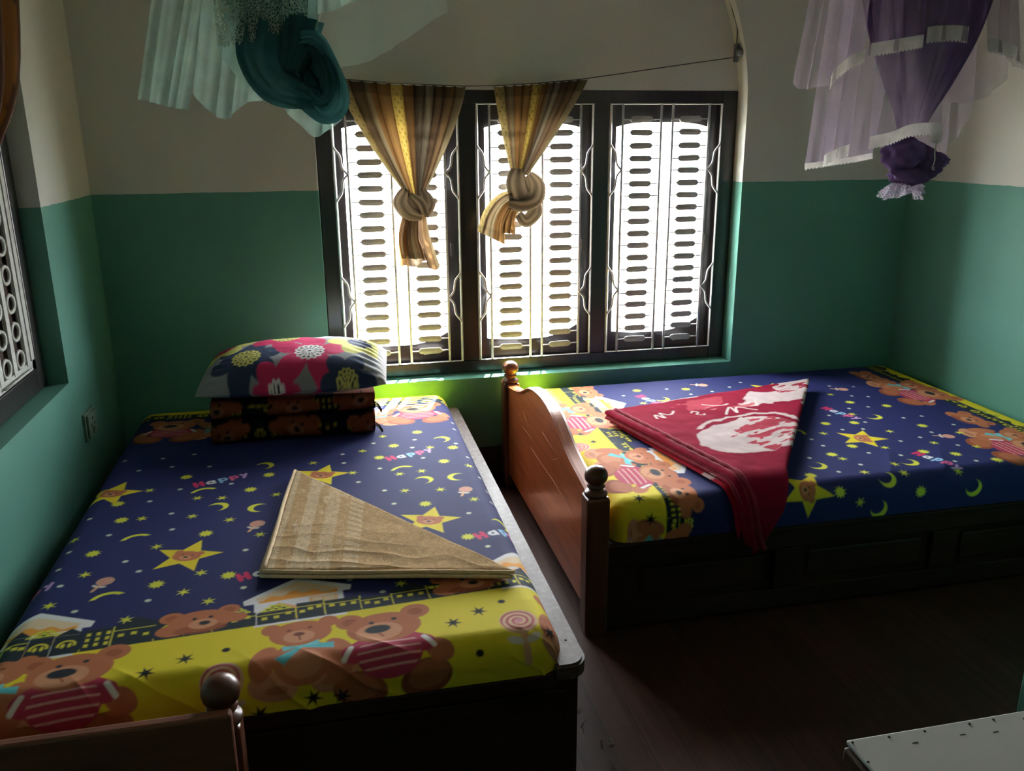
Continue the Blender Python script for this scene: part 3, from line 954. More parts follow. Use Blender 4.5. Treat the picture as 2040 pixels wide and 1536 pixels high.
def mattress(name, dims, step, painter, wrinkle):
    x0, x1, y0, y1, top, r, H = dims
    ov = r * (PI / 2 - 1) + (H - r)
    a = np.arange(x0 - ov, x1 + ov + step, step)
    b = np.arange(y0 - ov, y1 + ov + step, step)
    A, B = np.meshgrid(a, b, indexing='ij')
    maxd = r * PI / 2 + (H - r)
    h = 0.0035 * (fbm(A * 3.1 + 3, B * 2.7 + 9, 3) - 0.5) + 0.0012 * (fbm(A * 14, B * 14, 2) - 0.5) + wrinkle(A, B)
    P, d = wrap(A, B, x0, x1, y0, y1, top, r, h, maxd)
    C = painter(A, B)
    return grid_mesh(P, C)

PL = {'star6': [(-0.738, 2.355), (-0.504, 2.253), (-0.655, 2.131), (-0.699, 1.987), (-0.397, 1.983), (-0.367, 2.074), (-0.332, 1.925), (-0.508, 1.882), (-0.578, 2.454), (-0.436, 2.435), (-0.327, 2.385), (-0.234, 2.266), (-0.594, 2.668), (-0.439, 2.572), (-0.365, 2.556), (-0.203, 2.544), (-0.093, 2.79), (0.035, 2.669), (0.185, 2.624), (0.259, 2.634), (0.422, 2.652), (0.189, 2.483), (0.299, 2.466), (0.389, 2.369), (-0.064, 1.986), (0.125, 1.907), (0.156, 3.006), (0.313, 2.85), (0.076, 2.868)],
      'burst': [(-0.663, 2.249), (-0.468, 2.038), (-0.297, 2.044), (-0.383, 2.307), (-0.634, 2.455), (-0.669, 2.579), (-0.284, 2.603), (-0.234, 2.715), (-0.497, 2.757), (0.13, 2.79), (0.343, 2.704), (0.24, 2.369), (0.329, 2.122), (0.286, 3.023), (0.188, 2.896), (0.392, 2.829)],
      'dot': [(-0.73, 2.276), (-0.73, 2.177), (-0.7, 2.082), (-0.633, 1.946), (-0.569, 2.183), (-0.524, 2.119), (-0.474, 1.961), (-0.255, 1.973), (-0.266, 2.178), (-0.48, 2.357), (-0.647, 2.359), (-0.728, 2.487), (-0.499, 2.47), (-0.578, 2.578), (-0.502, 2.656), (-0.348, 2.665), (-0.726, 2.957), (-0.557, 2.861), (-0.434, 2.836), (0.007, 2.853), (0.009, 2.766), (0.125, 2.688), (0.277, 2.751), (0.433, 2.742), (0.446, 2.569), (0.454, 2.462), (0.447, 2.365), (0.05, 2.584), (0.127, 2.498), (0.148, 2.39), (0.357, 2.275), (0.372, 2.053), (0.002, 1.953), (0.078, 1.877), (0.437, 3.125), (0.431, 3.042), (0.268, 2.943), (0.409, 2.87), (0.251, 2.862), (0.119, 2.939), (-0.6, 2.95), (-0.66, 2.85), (-0.5, 2.97)],
      'bearstar': [(-0.416, 2.177), (-0.707, 2.667), (-0.066, 2.672), (0.237, 2.251)],
      'arc': [(-0.575, 2.003), (-0.572, 2.327), (-0.429, 2.63), (0.196, 2.673)],
      'cresR': [(-0.369, 2.489), (-0.252, 2.802), (0.258, 2.557), (0.365, 2.925), (0.442, 2.204)],
      'cresL': [(-0.252, 2.454), (0.364, 2.558)],
      'lolly': [(-0.596, 2.083), (-0.246, 2.34), (0.376, 2.45)],
      'happy': [(-0.384, 2.708), (0.233, 2.799), (0.43, 2.146), (-0.194, 2.053), (-0.80, 2.07)]}

def paint_left(A, B):
    cv = Canvas(A, B, NAVY, 0.0032)
    cv.C *= (0.92 + 0.16 * fbm(cv.u * 5, cv.v * 5, 2))[:, None].astype(np.float32)
    bnd = 1.815 + 0.066 * cv.u
    p = cv.at(-0.15, 1.4, 1.0, 0, 3.0)
    p.fill(cv.v[p.idx] - bnd[p.idx], YEL)
    p.fill(3.425 - cv.v[p.idx] - 0.02 * cv.u[p.idx], YEL)
    rng = np.random.default_rng(3)
    for x in (-0.706, -0.126, 0.456):
        m_house(cv, x + 0.005, 1.892 + 0.066 * x, 0.128, 0.06)
    skyline(cv, -0.95, 0.62, 1.812, 0.066, rng, 0.088)
    skyline(cv, -0.95, 0.62, 3.385, -0.02, rng, 0.06)
    for x, y in ((-0.338, 1.836), (0.291, 1.876), (-0.97, 1.80)):
        m_head(cv, x, y, 0.105, 0.06)
    for x in (-0.735, -0.110, 0.525):
        m_bow(cv, x, 1.672 + 0.035 * x, 0.190, 0.05)
    for x in (-0.575, 0.075):
        m_shirt(cv, x, 1.640 + 0.035 * x, 0.215, 0.06)

    for x in (-0.46, 0.155):
        m_bow(cv, x, 3.225, 0.17, -0.05)
    for x in (-0.62, 0.31):
        m_shirt(cv, x, 3.24, 0.20, -0.05)
    for x, y in ((-0.425, 1.655), (-0.352, 1.690), (0.290, 1.735), (0.225, 1.700), (-0.20, 1.53), (-0.03, 1.545), (0.44, 1.635), (-0.09, 1.55)):
        m_star6(cv, x, y, 0.021, BLACK, 0.3)
    for x, y in ((-0.27, 1.705), (0.35, 1.765), (0.27, 1.60)):
        m_dot(cv, x, y, 0.009, BLACK)
    m_lolly(cv, -0.272, 1.612, 0.042, 0.1)
    m_lolly(cv, 0.372, 1.676, 0.042, 0.05)
    scatter(cv, PL)
    return cv.C

def scatter(cv, D, rot=0.0, f=lambda s, t: (s, t)):
    for x, y in D['dot']: m_dot(cv, *f(x, y))
    for i, (x, y) in enumerate(D['star6']): m_star6(cv, *f(x, y), 0.018, LIME, 0.2 + i)
    for i, (x, y) in enumerate(D['burst']): m_burst(cv, *f(x, y), 0.021, 0.1 + i)
    for i, (x, y) in enumerate(D['bearstar']): m_bearstar(cv, *f(x, y), 0.094, -0.30 + rot)
    for x, y in D['arc']: m_arc(cv, *f(x, y), 0.034, 0.3 + rot)
    for x, y in D['cresR']: m_cres(cv, *f(x, y), 0.030, 0.35 + rot)
    for x, y in D.get('cresL', []): m_cres(cv, *f(x, y), 0.030, PI - 0.5 + rot)
    for x, y in D['lolly']: m_lolly(cv, *f(x, y), 0.020, -0.4 + rot)
    for x, y in D['happy']: m_happy(cv, *f(x, y), 0.029, 0.35 + rot)

def wrinkle_left(A, B):
    e = np.exp(-((B - 1.56) / 0.085) ** 2)
    q = A * 0.9 + (B - 1.6) * 1.1 + 0.05 * (fbm(A * 3, B * 3, 2) - 0.5)
    rid = (1 - np.abs(2 * ((q * 9 + 3.0 * fbm(A * 2.5 + 5, B * 2 + 2, 3)) % 1.0) - 1)) ** 6
    mod = np.clip(fbm(A * 4 + 11, B * 3, 2) * 2.6 - 0.6, 0, 1)
    r_ = np.exp(-((A - 0.44) / 0.05) ** 2)
    rid2 = (1 - np.abs(2 * ((B * 12 - A * 4) % 1.0) - 1)) ** 4
    return 0.013 * e * rid * mod + 0.001 * r_ * rid2

ML = link('mattress', mattress('mattress', (-0.778, 0.462, 1.598, 3.535, 0.438, 0.062, 0.098), 0.0025, paint_left, wrinkle_left), M['sheet'])
tag(ML, 'mattress in navy and yellow teddy print sheet in the left corner', 'mattress')

PR = {'burst': [(1.831, 2.781), (1.944, 2.765), (1.785, 2.536), (1.667, 2.476), (2.194, 2.921), (2.173, 2.673), (1.993, 2.429), (2.085, 2.383), (1.848, 2.207), (1.556, 2.233), (2.181, 2.302), (2.077, 2.999), (1.281, 3.366), (1.496, 3.336), (1.543, 3.184), (1.495, 2.324)],
      'star6': [(1.76, 2.68), (2.013, 2.645), (1.887, 2.495), (1.679, 2.43), (1.817, 2.342), (1.681, 2.309), (1.495, 2.326), (1.628, 2.192), (2.089, 2.499), (2.253, 2.572), (2.208, 2.43), (2.002, 2.264), (2.062, 3.118), (1.995, 2.857), (1.808, 2.279), (1.243, 3.186)],
      'dot': [(1.682, 2.632), (1.686, 2.562), (1.853, 2.702), (1.933, 2.692), (1.988, 2.761), (2.025, 2.924), (1.898, 2.865), (1.801, 2.462), (1.986, 2.544), (1.893, 2.415), (1.574, 2.464), (1.708, 2.37), (1.6, 2.329), (2.079, 2.561), (2.157, 2.601), (2.296, 2.657), (2.162, 2.77), (2.245, 2.773), (2.154, 2.458), (2.034, 2.323), (2.108, 2.312), (2.112, 2.925), (2.137, 3.078), (2.198, 3.052), (2.13, 3.235), (2.225, 3.2), (1.199, 3.308), (1.415, 3.356), (1.486, 3.259), (1.592, 3.276), (1.695, 3.321), (1.777, 3.38), (1.682, 3.216), (1.468, 3.156)],
      'bearstar': [(1.868, 2.601), (1.445, 2.250), (1.857, 3.256)],
      'cresR': [(2.059, 2.807), (1.563, 2.393), (1.736, 2.261), (1.88, 2.351), (2.049, 2.201), (1.341, 3.22), (1.70, 2.16)],
      'arc': [(1.679, 2.72)],
      'lolly': [(2.159, 3.175), (2.187, 2.547), (1.594, 3.377)],
      'happy': [(1.291, 3.217), (1.962, 2.882), (1.987, 2.35)]}

def paint_right(A, B):
    s_, t_ = -B, A                       # same print, lying a quarter turn round
    cv = Canvas(s_, t_, NAVY, 0.0042)
    cv.C *= (0.92 + 0.16 * fbm(cv.u * 5, cv.v * 5, 2))[:, None].astype(np.float32)
    p = cv.at(-2.9, 1.7, 1.0, 0, 4.0)
    p.fill(cv.v[p.idx] - 0.975, YEL)
    p.fill(2.515 - cv.v[p.idx], YEL)
    rng = np.random.default_rng(5)
    m_house(cv, -3.202, 1.065, 0.125)
    m_house(cv, -2.56, 1.065, 0.125)
    skyline(cv, -3.7, -2.0, 0.972, 0.0, rng, 0.10)
    skyline(cv, -3.7, -2.0, 2.47, 0.0, rng, 0.062)
    for s, t in ((-3.40, 1.06), (-2.30, 1.03), (-2.70, 2.40), (-3.33, 2.385)):
        m_head(cv, s, t, 0.105)
    for s, t in ((-3.168, 0.905), (-2.610, 0.945), (-2.10, 0.93)):
        m_bow(cv, s, t, 0.19)
    for s, t in ((-3.003, 0.925), (-2.449, 0.940)):
        m_shirt(cv, s, t, 0.215)
    for s, t in ((-3.15, 2.42), (-2.494, 2.365)):
        m_bow(cv, s, t, 0.19)
    for s, t in ((-3.018, 2.41), (-2.386, 2.325)):
        m_shirt(cv, s, t, 0.21)
    for s, t in ((-2.882, 0.879), (-2.792, 0.902), (-2.282, 0.888), (-2.208, 0.912)):
        m_star6(cv, s, t, 0.021, BLACK, 0.3)
    m_lolly(cv, -2.754, 0.834, 0.040, 0)
    m_lolly(cv, -2.115, 0.83, 0.040, 0)
    scatter(cv, PR, 0.0, lambda x, y: (-y, x))
    return cv.C

def wrinkle_right(A, B):
    e = np.exp(-((B - 2.25) / 0.10) ** 2)
    rid = (1 - np.abs(2 * ((A * 7 + B * 9 + 1.3 * fbm(A * 2, B * 2, 2)) % 1.0) - 1)) ** 4
    f = np.exp(-((A - 1.9) / 0.22) ** 2 - ((B - 2.34) / 0.12) ** 2)
    return 0.003 * e * rid * np.clip(fbm(A * 3 + 2, B * 3, 2) * 2 - 0.4, 0, 1) + 0.006 * f * (1 - np.abs(2 * ((A * 5 - B * 3.2) % 1.0) - 1)) ** 3

RM = (0.792, 2.612, 2.238, 3.535, 0.430, 0.062, 0.128)
MR = link('mattress', mattress('mattress', RM, 0.0032, paint_right, wrinkle_right), M['sheet'])
tag(MR, 'mattress in navy teddy print sheet under the window on the right', 'mattress')

# ------------------------------------------------------------------ towel (triangle on the left bed)
def tri_pad(A, B, C, z0, thick, painter, n=150, rough=0.0, edge=0.012, rng_off=0.0, placer=None, ripple=0.0):
    """Closed pad over the triangle A-B-C, thin rounded rim; u runs A->B, v towards C."""
    A, B, C = (np.array(p, float) for p in (A, B, C))
    u = np.linspace(0, 1, n)
    v = 1 - (1 - np.linspace(0, 1, n)) ** 1.0
    U, V = np.meshgrid(u, v, indexing='ij')
    base = (A[None, None] * (1 - U)[..., None] + B[None, None] * U[..., None])
    P = base * (1 - V)[..., None] * 1.0 + C[None, None] * V[..., None]
    def dline(p, q):
        d = (q - p) / np.linalg.norm(q - p)
        w = P - p
        return np.abs(w[..., 0] * d[1] - w[..., 1] * d[0])
    de = np.minimum(np.minimum(dline(A, B), dline(B, C)), dline(C, A))
    prof = np.sqrt(np.clip(1 - (1 - np.clip(de / edge, 0, 1)) ** 2, 0, 1))
    h = thick * (0.5 + 0.5 * prof) + rough * (fbm(P[..., 0] * 9 + rng_off, P[..., 1] * 9, 3) - 0.5) * prof
    if ripple:
        h = h + ripple * prof * (1 - np.abs(2 * ((P[..., 1] * 13 + P[..., 0] * 5 + 2.4 * fbm(P[..., 0] * 6, P[..., 1] * 6, 2)) % 1.0) - 1)) ** 3 * np.clip(U * 1.6 - 0.5, 0, 1)
    lo = thick * (0.5 - 0.5 * prof)
    colT = painter(P[..., 0], P[..., 1], U, V)
    top = placer(P[..., 0], P[..., 1], z0 + h) if placer else np.dstack([P[..., 0], P[..., 1], z0 + h])
    bot = placer(P[..., 0], P[..., 1], z0 + lo) if placer else np.dstack([P[..., 0], P[..., 1], z0 + lo])
    idx = np.arange(n * n).reshape(n, n)
    q = np.stack([idx[:-1, :-1], idx[1:, :-1], idx[1:, 1:], idx[:-1, 1:]], -1).reshape(-1, 4)
    Vv = np.concatenate([top.reshape(-1, 3), bot.reshape(-1, 3)])
    Q = np.concatenate([q, q[:, ::-1] + n * n])
    cc = np.concatenate([colT.reshape(-1, 3)] * 2)
    return raw_mesh(Vv, Q, cc)

TA, TB, TC = (-0.145, 2.68), (-0.205, 2.005), (0.405, 1.865)
TAN = np.array((0.70, 0.47, 0.25)); TAN2 = np.array((0.85, 0.65, 0.42))
def towel_paint(x, y, U, V):
    c = np.tile(TAN, x.shape + (1,))
    bands = (((V > 0.0) & (V < 0.035)) | ((V > 0.10) & (V < 0.155)) | ((V > 0.20) & (V < 0.26) & (((U * 40) % 1) > 0.35)) | ((V > 0.31) & (V < 0.37) & (((U * 14) % 1) > 0.4)))
    leaf = (V > 0.06) & (V < 0.30) & (fbm(x * 60, y * 28, 3) > 0.56)
    c[bands | leaf] = TAN2
    return c * (0.72 + 0.56 * fbm(x * 120, y * 120, 3))[..., None]
ztw = 0.4395
TW = link('bath_towel', tri_pad(TA, TB, TC, ztw + 0.012, 0.013, towel_paint, 220, 0.010, 0.010, ripple=0.0028), M['towel'])
tag(TW, 'beige terry towel folded into a triangle on the left bed', 'towel')
def tan_plain(x, y, U, V):
    return np.tile(TAN2 * 0.8, x.shape + (1,))
child('fold', tri_pad((-0.158, 2.672), (-0.222, 2.025), (0.398, 1.858), ztw + 0.001, 0.012, tan_plain, 60, 0.003, 0.007), M['towel'], TW)
hem_t = simple_mat('towel_hem', tuple(TAN2 * 0.95), 0.95, 0.1, 80, bmp=0.4)
for dz, off in ((0.019, 0.0), (0.010, -0.006)):
    child('rolled_edge', tube(catmull([(-0.210 + off, 2.006 + off, ztw + dz), (-0.02, 1.955 + off, ztw + dz + 0.001), (0.18, 1.908 + off, ztw + dz + 0.004), (0.403 + off, 1.860 + off, ztw + dz)], 6), 0.0052, 8), hem_t, TW)
child('side_hem', tube(catmull([(-0.148, 2.678, ztw + 0.018), (-0.172, 2.45, ztw + 0.019), (-0.188, 2.22, ztw + 0.020), (-0.208, 2.006, ztw + 0.019)], 6), 0.006, 8), hem_t, TW)

# ------------------------------------------------------------------ red fleece blanket (triangle draped over the right bed)
RL, RT, RBt = np.array((1.005, 2.985)), np.array((2.02, 3.215)), np.array((1.235, 2.07))
def red_paint(x, y, U, V):
    cv = Canvas(x, y, (0.27, 0.010, 0.036), 0.005)
    n1 = fbm(cv.u * 12, cv.v * 12, 4) - 0.5
    n2 = fbm(cv.u * 26, cv.v * 26, 3) - 0.5
    streak = fbm(cv.u * 10 + cv.v * 6, cv.v * 46 - cv.u * 18, 3)
    PW, MID = (0.60, 0.49, 0.48), (0.44, 0.055, 0.085)
    p = cv.at(1.4, 2.7, 1.0, 0, 2.0)
    disc = p.ell(0.03, -0.10, 0.235, 0.150, 0.42) + n1 * 0.05
    p.fill(disc, PW)
    p.fill(np.maximum(np.maximum(disc, p.ell(0.15, -0.11, 0.20, 0.155, 0.42) + n2 * 0.08), 0.42 - streak), MID)
    p.fill(np.maximum(np.abs(p.ell(0.04, -0.06, 0.245, 0.145, 0.42) + n2 * 0.03) - 0.008, -0.02 - p.y - 0.1 * p.x), PW)
    p.fill(p.ell(0.33, 0.29, 0.150, 0.075, 0.25) + n1 * 0.10, PW)
    p.fill(p.ell(0.50, 0.42, 0.120, 0.070, 0.55) + n2 * 0.12, PW)
    p.fill(np.maximum(p.ell(0.47, 0.40, 0.110, 0.050, 0.55), 0.47 - streak), (0.36, 0.03, 0.06))
    p.fill(p.ell(0.44, 0.17, 0.080, 0.055, 0.5) + n1 * 0.10, PW)
    p.fill(p.ell(0.02, 0.27, 0.090, 0.045, 0.3) + n2 * 0.10, MID)
    p.fill(np.maximum(p.ell(0.10, 0.24, 0.13, 0.06, 0.2), 0.50 - streak), (0.52, 0.14, 0.16))
    p.fill(p.ell(-0.05, 0.36, 0.10, 0.012, 0.25) + n2 * 0.02, PW)
    def squig(cx, cy, k, pts, w=0.10):
        q = cv.at(1.4 + cx, 2.7 + cy, k, 0.25, 3.2)
        c = catmull(pts, 5)
        d = np.full(q.x.shape, 9.0)
        for a, b in zip(c[:-1], c[1:]):
            d = np.minimum(d, q.seg(a[0], a[1], b[0], b[1], w))
        q.fill(d, (0.70, 0.62, 0.60))
    squig(-0.19, 0.175, 0.036, [(-1.4, -0.6), (-0.9, 0.5), (-0.5, -0.7), (-0.2, 0.7), (0.3, -0.1), (1.0, 0.1), (1.7, 0.8)])
    squig(-0.06, 0.165, 0.030, [(-0.6, 0.6), (-0.2, 0.9), (0.3, 0.4), (-0.4, -0.3), (0.2, -0.9), (0.6, -0.5)])
    squig(0.10, 0.165, 0.044, [(-1.6, -0.5), (-0.9, 0.2), (-0.1, 0.8), (-0.5, -0.6), (0.3, 0.5), (0.9, 0.3), (1.5, -0.8)])
    squig(0.06, 0.245, 0.040, [(-1.2, 0.9), (-0.5, 0.0), (0.3, -0.4), (1.0, -0.2)])
    squig(0.20, 0.235, 0.036, [(-1.3, 0.3), (-0.5, 0.1), (0.2, 0.7), (0.6, 0.0), (0.0, -0.6), (1.2, 0.9)])
    squig(0.07, 0.075, 0.018, [(-0.3, 0), (0.3, 0.1)], 0.35)
    return cv.C.reshape(x.shape + (3,)) * (0.86 + 0.28 * fbm(x * 34, y * 34, 3))[..., None]
def red_place(a, b, z):
    p, _ = wrap(a, b, *RM[:5], RM[5], z - RM[4])
    hang = np.clip((2.25 - b) / 0.2, 0, 1)
    p[..., 1] -= hang * (0.012 + 0.010 * np.sin(a * 60))
    p[..., 0] += hang * 0.004 * np.sin(b * 40)
    return p
zr = RM[4] + 0.003
RBL = link('fleece_blanket', tri_pad(RL, RBt, RT, zr + 0.028, 0.022, red_paint, 230, 0.014, 0.016, 4.0, red_place), M['fleece'])
tag(RBL, 'red and white fleece blanket folded into a triangle on the right bed', 'blanket')
def red_plain(x, y, U, V):
    n = fbm(x * 14, y * 14, 3)
    c = np.where((n > 0.60)[..., None], np.array((0.60, 0.42, 0.40)), np.array((0.36, 0.012, 0.03)))
    return c
child('fold', tri_pad(RL + (0.006, -0.012), RBt + (-0.02, 0.03), RT + (-0.01, -0.01), zr + 0.014, 0.016, red_plain, 110, 0.004, 0.012, 1.0, red_place), M['fleece'], RBL)
child('fold', tri_pad(RL + (0.012, -0.03), RBt + (-0.04, 0.05), RT + (-0.03, -0.02), zr + 0.001, 0.015, red_plain, 110, 0.004, 0.012, 2.0, red_place), M['fleece'], RBL)
hem_mat = simple_mat('red_hem', (0.25, 0.010, 0.032), 0.95, 0.15, 90, bmp=0.3)
for i, (dz, off) in enumerate(((0.050, 0.022), (0.043, 0.006), (0.033, -0.006), (0.022, -0.012))):
    a = RL + np.array((0.02 + off, -0.01))
    ts = np.linspace(0, 1, 60)
    line = a[None] * (1 - ts)[:, None] + (RBt + np.array((0.004 + off, 0.03)))[None] * ts[:, None]
    P = red_place(line[:, 0], line[:, 1], np.full(60, zr + dz))
    child('hem', tube(P, 0.0082 + 0.0012 * np.sin(ts * 90 + i), 8), hem_mat, RBL)

# ------------------------------------------------------------------ pillow and folded blankets at the head of the left bed
def slab_cloth(x0, x1, y0, y1, z0, z1, r, nx, ny, painter, sag=0.0, seed=0):
    """soft folded pad: rounded section swept along x, painted on its outside"""
    h = (z1 - z0) / 2
    prof = []
    for a in np.linspace(-PI / 2, PI / 2, 12):
        prof.append((y0 + r - r * math.cos(a), (z0 + z1) / 2 + h * math.sin(a)))
    for y in np.linspace(y0 + r, y1 - r, ny)[1:-1]:
        prof.append((y, z1))
    for a in np.linspace(PI / 2, -PI / 2, 12):
        prof.append((y1 - r + r * math.cos(a), (z0 + z1) / 2 + h * math.sin(a)))
    for y in np.linspace(y1 - r, y0 + r, 10)[1:-1]:
        prof.append((y, z0))
    pr = np.array(prof)
    xs = np.linspace(x0, x1, nx)
    P = np.zeros((nx, len(pr), 3))
    P[..., 0] = xs[:, None]
    P[..., 1] = pr[None, :, 0]
    P[..., 2] = pr[None, :, 1]
    k = np.clip((P[..., 2] - z0) / (z1 - z0), 0, 1)
    P[..., 2] += k * sag * (fbm(P[..., 0] * 7 + seed, P[..., 1] * 7, 3) - 0.5)
    P[..., 1] += 0.012 * (fbm(P[..., 0] * 6 + seed, P[..., 2] * 20, 3) - 0.5)
    P[..., 0] += 0.012 * (fbm(P[..., 1] * 9 + seed, P[..., 2] * 30, 3) - 0.5)
    C = painter(P[..., 0], P[..., 1], P[..., 2])
    cap0, cap1 = P[:1].mean(1, keepdims=True).repeat(len(pr), 1), P[-1:].mean(1, keepdims=True).repeat(len(pr), 1)
    P = np.concatenate([cap0, P, cap1], 0)
    C = np.concatenate([C[:1], C, C[-1:]], 0)
    return grid_mesh(P, C, wrap_v=True)

def blanket_paint(seed):
    def f(x, y, z):
        # unrolled coordinate: up the front face, then back over the top
        t = z + np.maximum(0, y - 3.09) * 1.0
        cv = Canvas(x, t, (0.022, 0.015, 0.018), 0.005)
        rng = np.random.default_rng(seed)
        skyline(cv, -0.5, 0.2, t.min() + 0.012, 0.0, rng, 0.07)
        skyline(cv, -0.5, 0.2, t.min() + 0.10, 0.0, rng, 0.07)
        for k in range(3):
            m_head(cv, -0.42 + 0.26 * k + rng.uniform(-0.03, 0.03), t.min() + rng.uniform(0.01, 0.05), 0.10, rng.uniform(-0.4, 0.4))
        return cv.C.reshape(x.shape + (3,)) * np.array((0.42, 0.34, 0.34))  # whole print darkened to stand in for the stack's backlit shade
    return f
zb = 0.4425
b1 = link('folded_blanket', slab_cloth(-0.445, 0.135, 3.03, 3.42, zb, zb + 0.082, 0.034, 170, 60, blanket_paint(2), 0.010, 1), M['fleece'])
tag(b1, 'folded teddy print blanket darkened for shade at the bottom of the stack under the floral pillow', 'blanket', 'blankets stacked under the pillow')
b2 = link('folded_blanket', slab_cloth(-0.440, 0.140, 3.04, 3.41, zb + 0.088, zb + 0.152, 0.028, 170, 60, blanket_paint(4), 0.008, 5), M['fleece'])
tag(b2, 'folded teddy print blanket darkened for shade directly beneath the floral pillow', 'blanket', 'blankets stacked under the pillow')
for b, z in ((b1, zb + 0.04), (b2, zb + 0.12)):
    for k in range(3):
        child('fringe', tube([(0.132, 3.05 + 0.012 * k, z - 0.01 * k), (0.150, 3.045 + 0.015 * k, z - 0.014 - 0.01 * k), (0.160, 3.03 + 0.012 * k, z - 0.03 - 0.008 * k)], 0.0022, 5), M['litter'], b)

def pillow_mesh():
    w, d, t = 0.335, 0.200, 0.115
    n = 170
    u = np.linspace(-1, 1, n)
    U, V = np.meshgrid(u, u, indexing='ij')
    f = (np.clip(1 - np.abs(U) ** 3.2, 0, 1) ** 0.55) * (np.clip(1 - np.abs(V) ** 2.6, 0, 1) ** 0.55)
    pin = 1 - 0.06 * (np.abs(U) ** 2) * (np.abs(V) ** 2) - 0.05 * (1 - np.abs(U)) * np.abs(V) ** 3
    X, Yy = U * w, V * d * pin
    wr = 0.010 * (fbm(X * 14, Yy * 14 + 7, 3) - 0.5) * f + 0.006 * np.exp(-((np.abs(U) - 0.85) / 0.12) ** 2) * np.sin(V * 34 + 2 * np.sin(U * 9)) * f
    top = t * f + wr
    bot = -0.40 * t * f
    cv = Canvas(X, Yy * 1.0 + 0.0, (0.30, 0.31, 0.33), 0.004)
    CY, PK, NV = (0.60, 0.58, 0.16), (0.62, 0.03, 0.13), (0.03, 0.05, 0.11)
    def flower(cx, cy, R, petal, centre, n=6, rot=0.0):
        p = cv.at(cx, cy, R, rot, 1.4)
        for k in range(n):
            a = k * 2 * PI / n
            p.fill(p.ell(0.62 * math.cos(a), 0.62 * math.sin(a), 0.42, 0.34, a), petal)
        rr, aa_ = np.hypot(p.x, p.y), np.arctan2(p.y, p.x)
        p.fill(rr - 0.40 - 0.025 * np.cos(aa_ * 14), centre)
        p.fill(np.abs(rr - 0.31) - 0.035 + 0.06 * (np.cos(aa_ * 14) < 0.2), (0.05, 0.05, 0.05))
        p.fill(np.maximum(np.abs(rr - 0.18) - 0.06, 0.03 - 0.06 * (np.cos(aa_ * 14) > 0.5)), (0.05, 0.05, 0.05))
        p.fill(rr - 0.05, (0.05, 0.05, 0.05))
    flower(-0.16, -0.085, 0.125, NV, CY, 6, 0.3)
    flower(0.065, -0.075, 0.130, PK, (0.80, 0.78, 0.78), 5, 0.2)
    flower(-0.035, 0.085, 0.125, PK, CY, 6, 0.5)
    flower(-0.27, 0.08, 0.12, CY, PK, 6, 0.0)
    flower(0.24, 0.03, 0.115, CY, NV, 6, 0.2)
    flower(0.20, -0.20, 0.10, NV, CY, 6, 0.1)
    flower(0.13, 0.14, 0.09, (0.55, 0.60, 0.68), CY, 6, 0.1)
    flower(-0.05, -0.22, 0.10, PK, (0.8, 0.78, 0.75), 6, 0.0)
    C = cv.C.reshape(n, n, 3)
    stripe = np.clip((X - 0.305) / 0.004, 0, 1)[..., None]
    C = C * (1 - stripe) + stripe * np.where((np.sin(Yy * 260) > 0)[..., None], (0.42, 0.40, 0.38), (0.20, 0.19, 0.19))
    idx = np.arange(n * n).reshape(n, n)
    q = np.stack([idx[:-1, :-1], idx[1:, :-1], idx[1:, 1:], idx[:-1, 1:]], -1).reshape(-1, 4)
    Vv = np.concatenate([np.dstack([X, Yy, top]).reshape(-1, 3), np.dstack([X, Yy, bot]).reshape(-1, 3)])
    return raw_mesh(Vv, np.concatenate([q, q[:, ::-1] + n * n]), np.concatenate([C.reshape(-1, 3)] * 2))
PLW = link('pillow', pillow_mesh(), M['pillow'])
PLW.location = (-0.140, 3.20, zb + 0.152 + 0.056)
PLW.rotation_euler = (math.radians(5), math.radians(-1.5), math.radians(-5))
tag(PLW, 'grey pillow with pink, navy and yellow flowers on top of the blanket stack', 'pillow')

# ------------------------------------------------------------------ curtains on the wire
def wire_z(x):
    pts = np.array([(-0.013, 1.745), (0.091, 1.718), (0.30, 1.702), (0.587, 1.693), (0.711, 1.694), (0.90, 1.706), (1.093, 1.724), (1.756, 1.815)])
    return np.interp(x, pts[:, 0], pts[:, 1])
WY = 3.598
wx = np.linspace(-0.016, 1.756, 60)
WR = link('curtain_wire', tube([(x, WY, wire_z(x)) for x in wx], 0.0022, 6), M['wire'])
tag(WR, 'thin sagging wire strung across the window niche to hang curtains', 'wire')

def stripe_color(s, z):
    """woven stripes of the curtain by cloth position s, with a doubled top hem"""
    bands = [(0.00, (0.62, 0.50, 0.22)), (0.10, (0.30, 0.21, 0.12)), (0.16, (0.42, 0.34, 0.20)), (0.24, (0.40, 0.22, 0.08)), (0.34, (0.46, 0.27, 0.10)),
             (0.42, (0.78, 0.60, 0.16)), (0.52, (0.42, 0.24, 0.10)), (0.60, (0.30, 0.24, 0.17)), (0.68, (0.50, 0.44, 0.32)), (0.74, (0.28, 0.19, 0.12)), (0.86, (0.38, 0.25, 0.13)), (0.94, (0.55, 0.46, 0.28))]
    c = np.zeros(s.shape + (3,))
    for a, col in bands:
        c[s >= a] = col
    dots = (np.sin(s * 2 * PI * 34) * np.sin(z * 190) > 0.72)
    c[dots & (((s > 0.42) & (s < 0.52)) | (s < 0.10))] *= 0.55
    lum = np.where(c.max(-1, keepdims=True) > 0.55, 0.50, 0.30)
    return c * np.array((1.0, 0.92, 0.85)) * lum

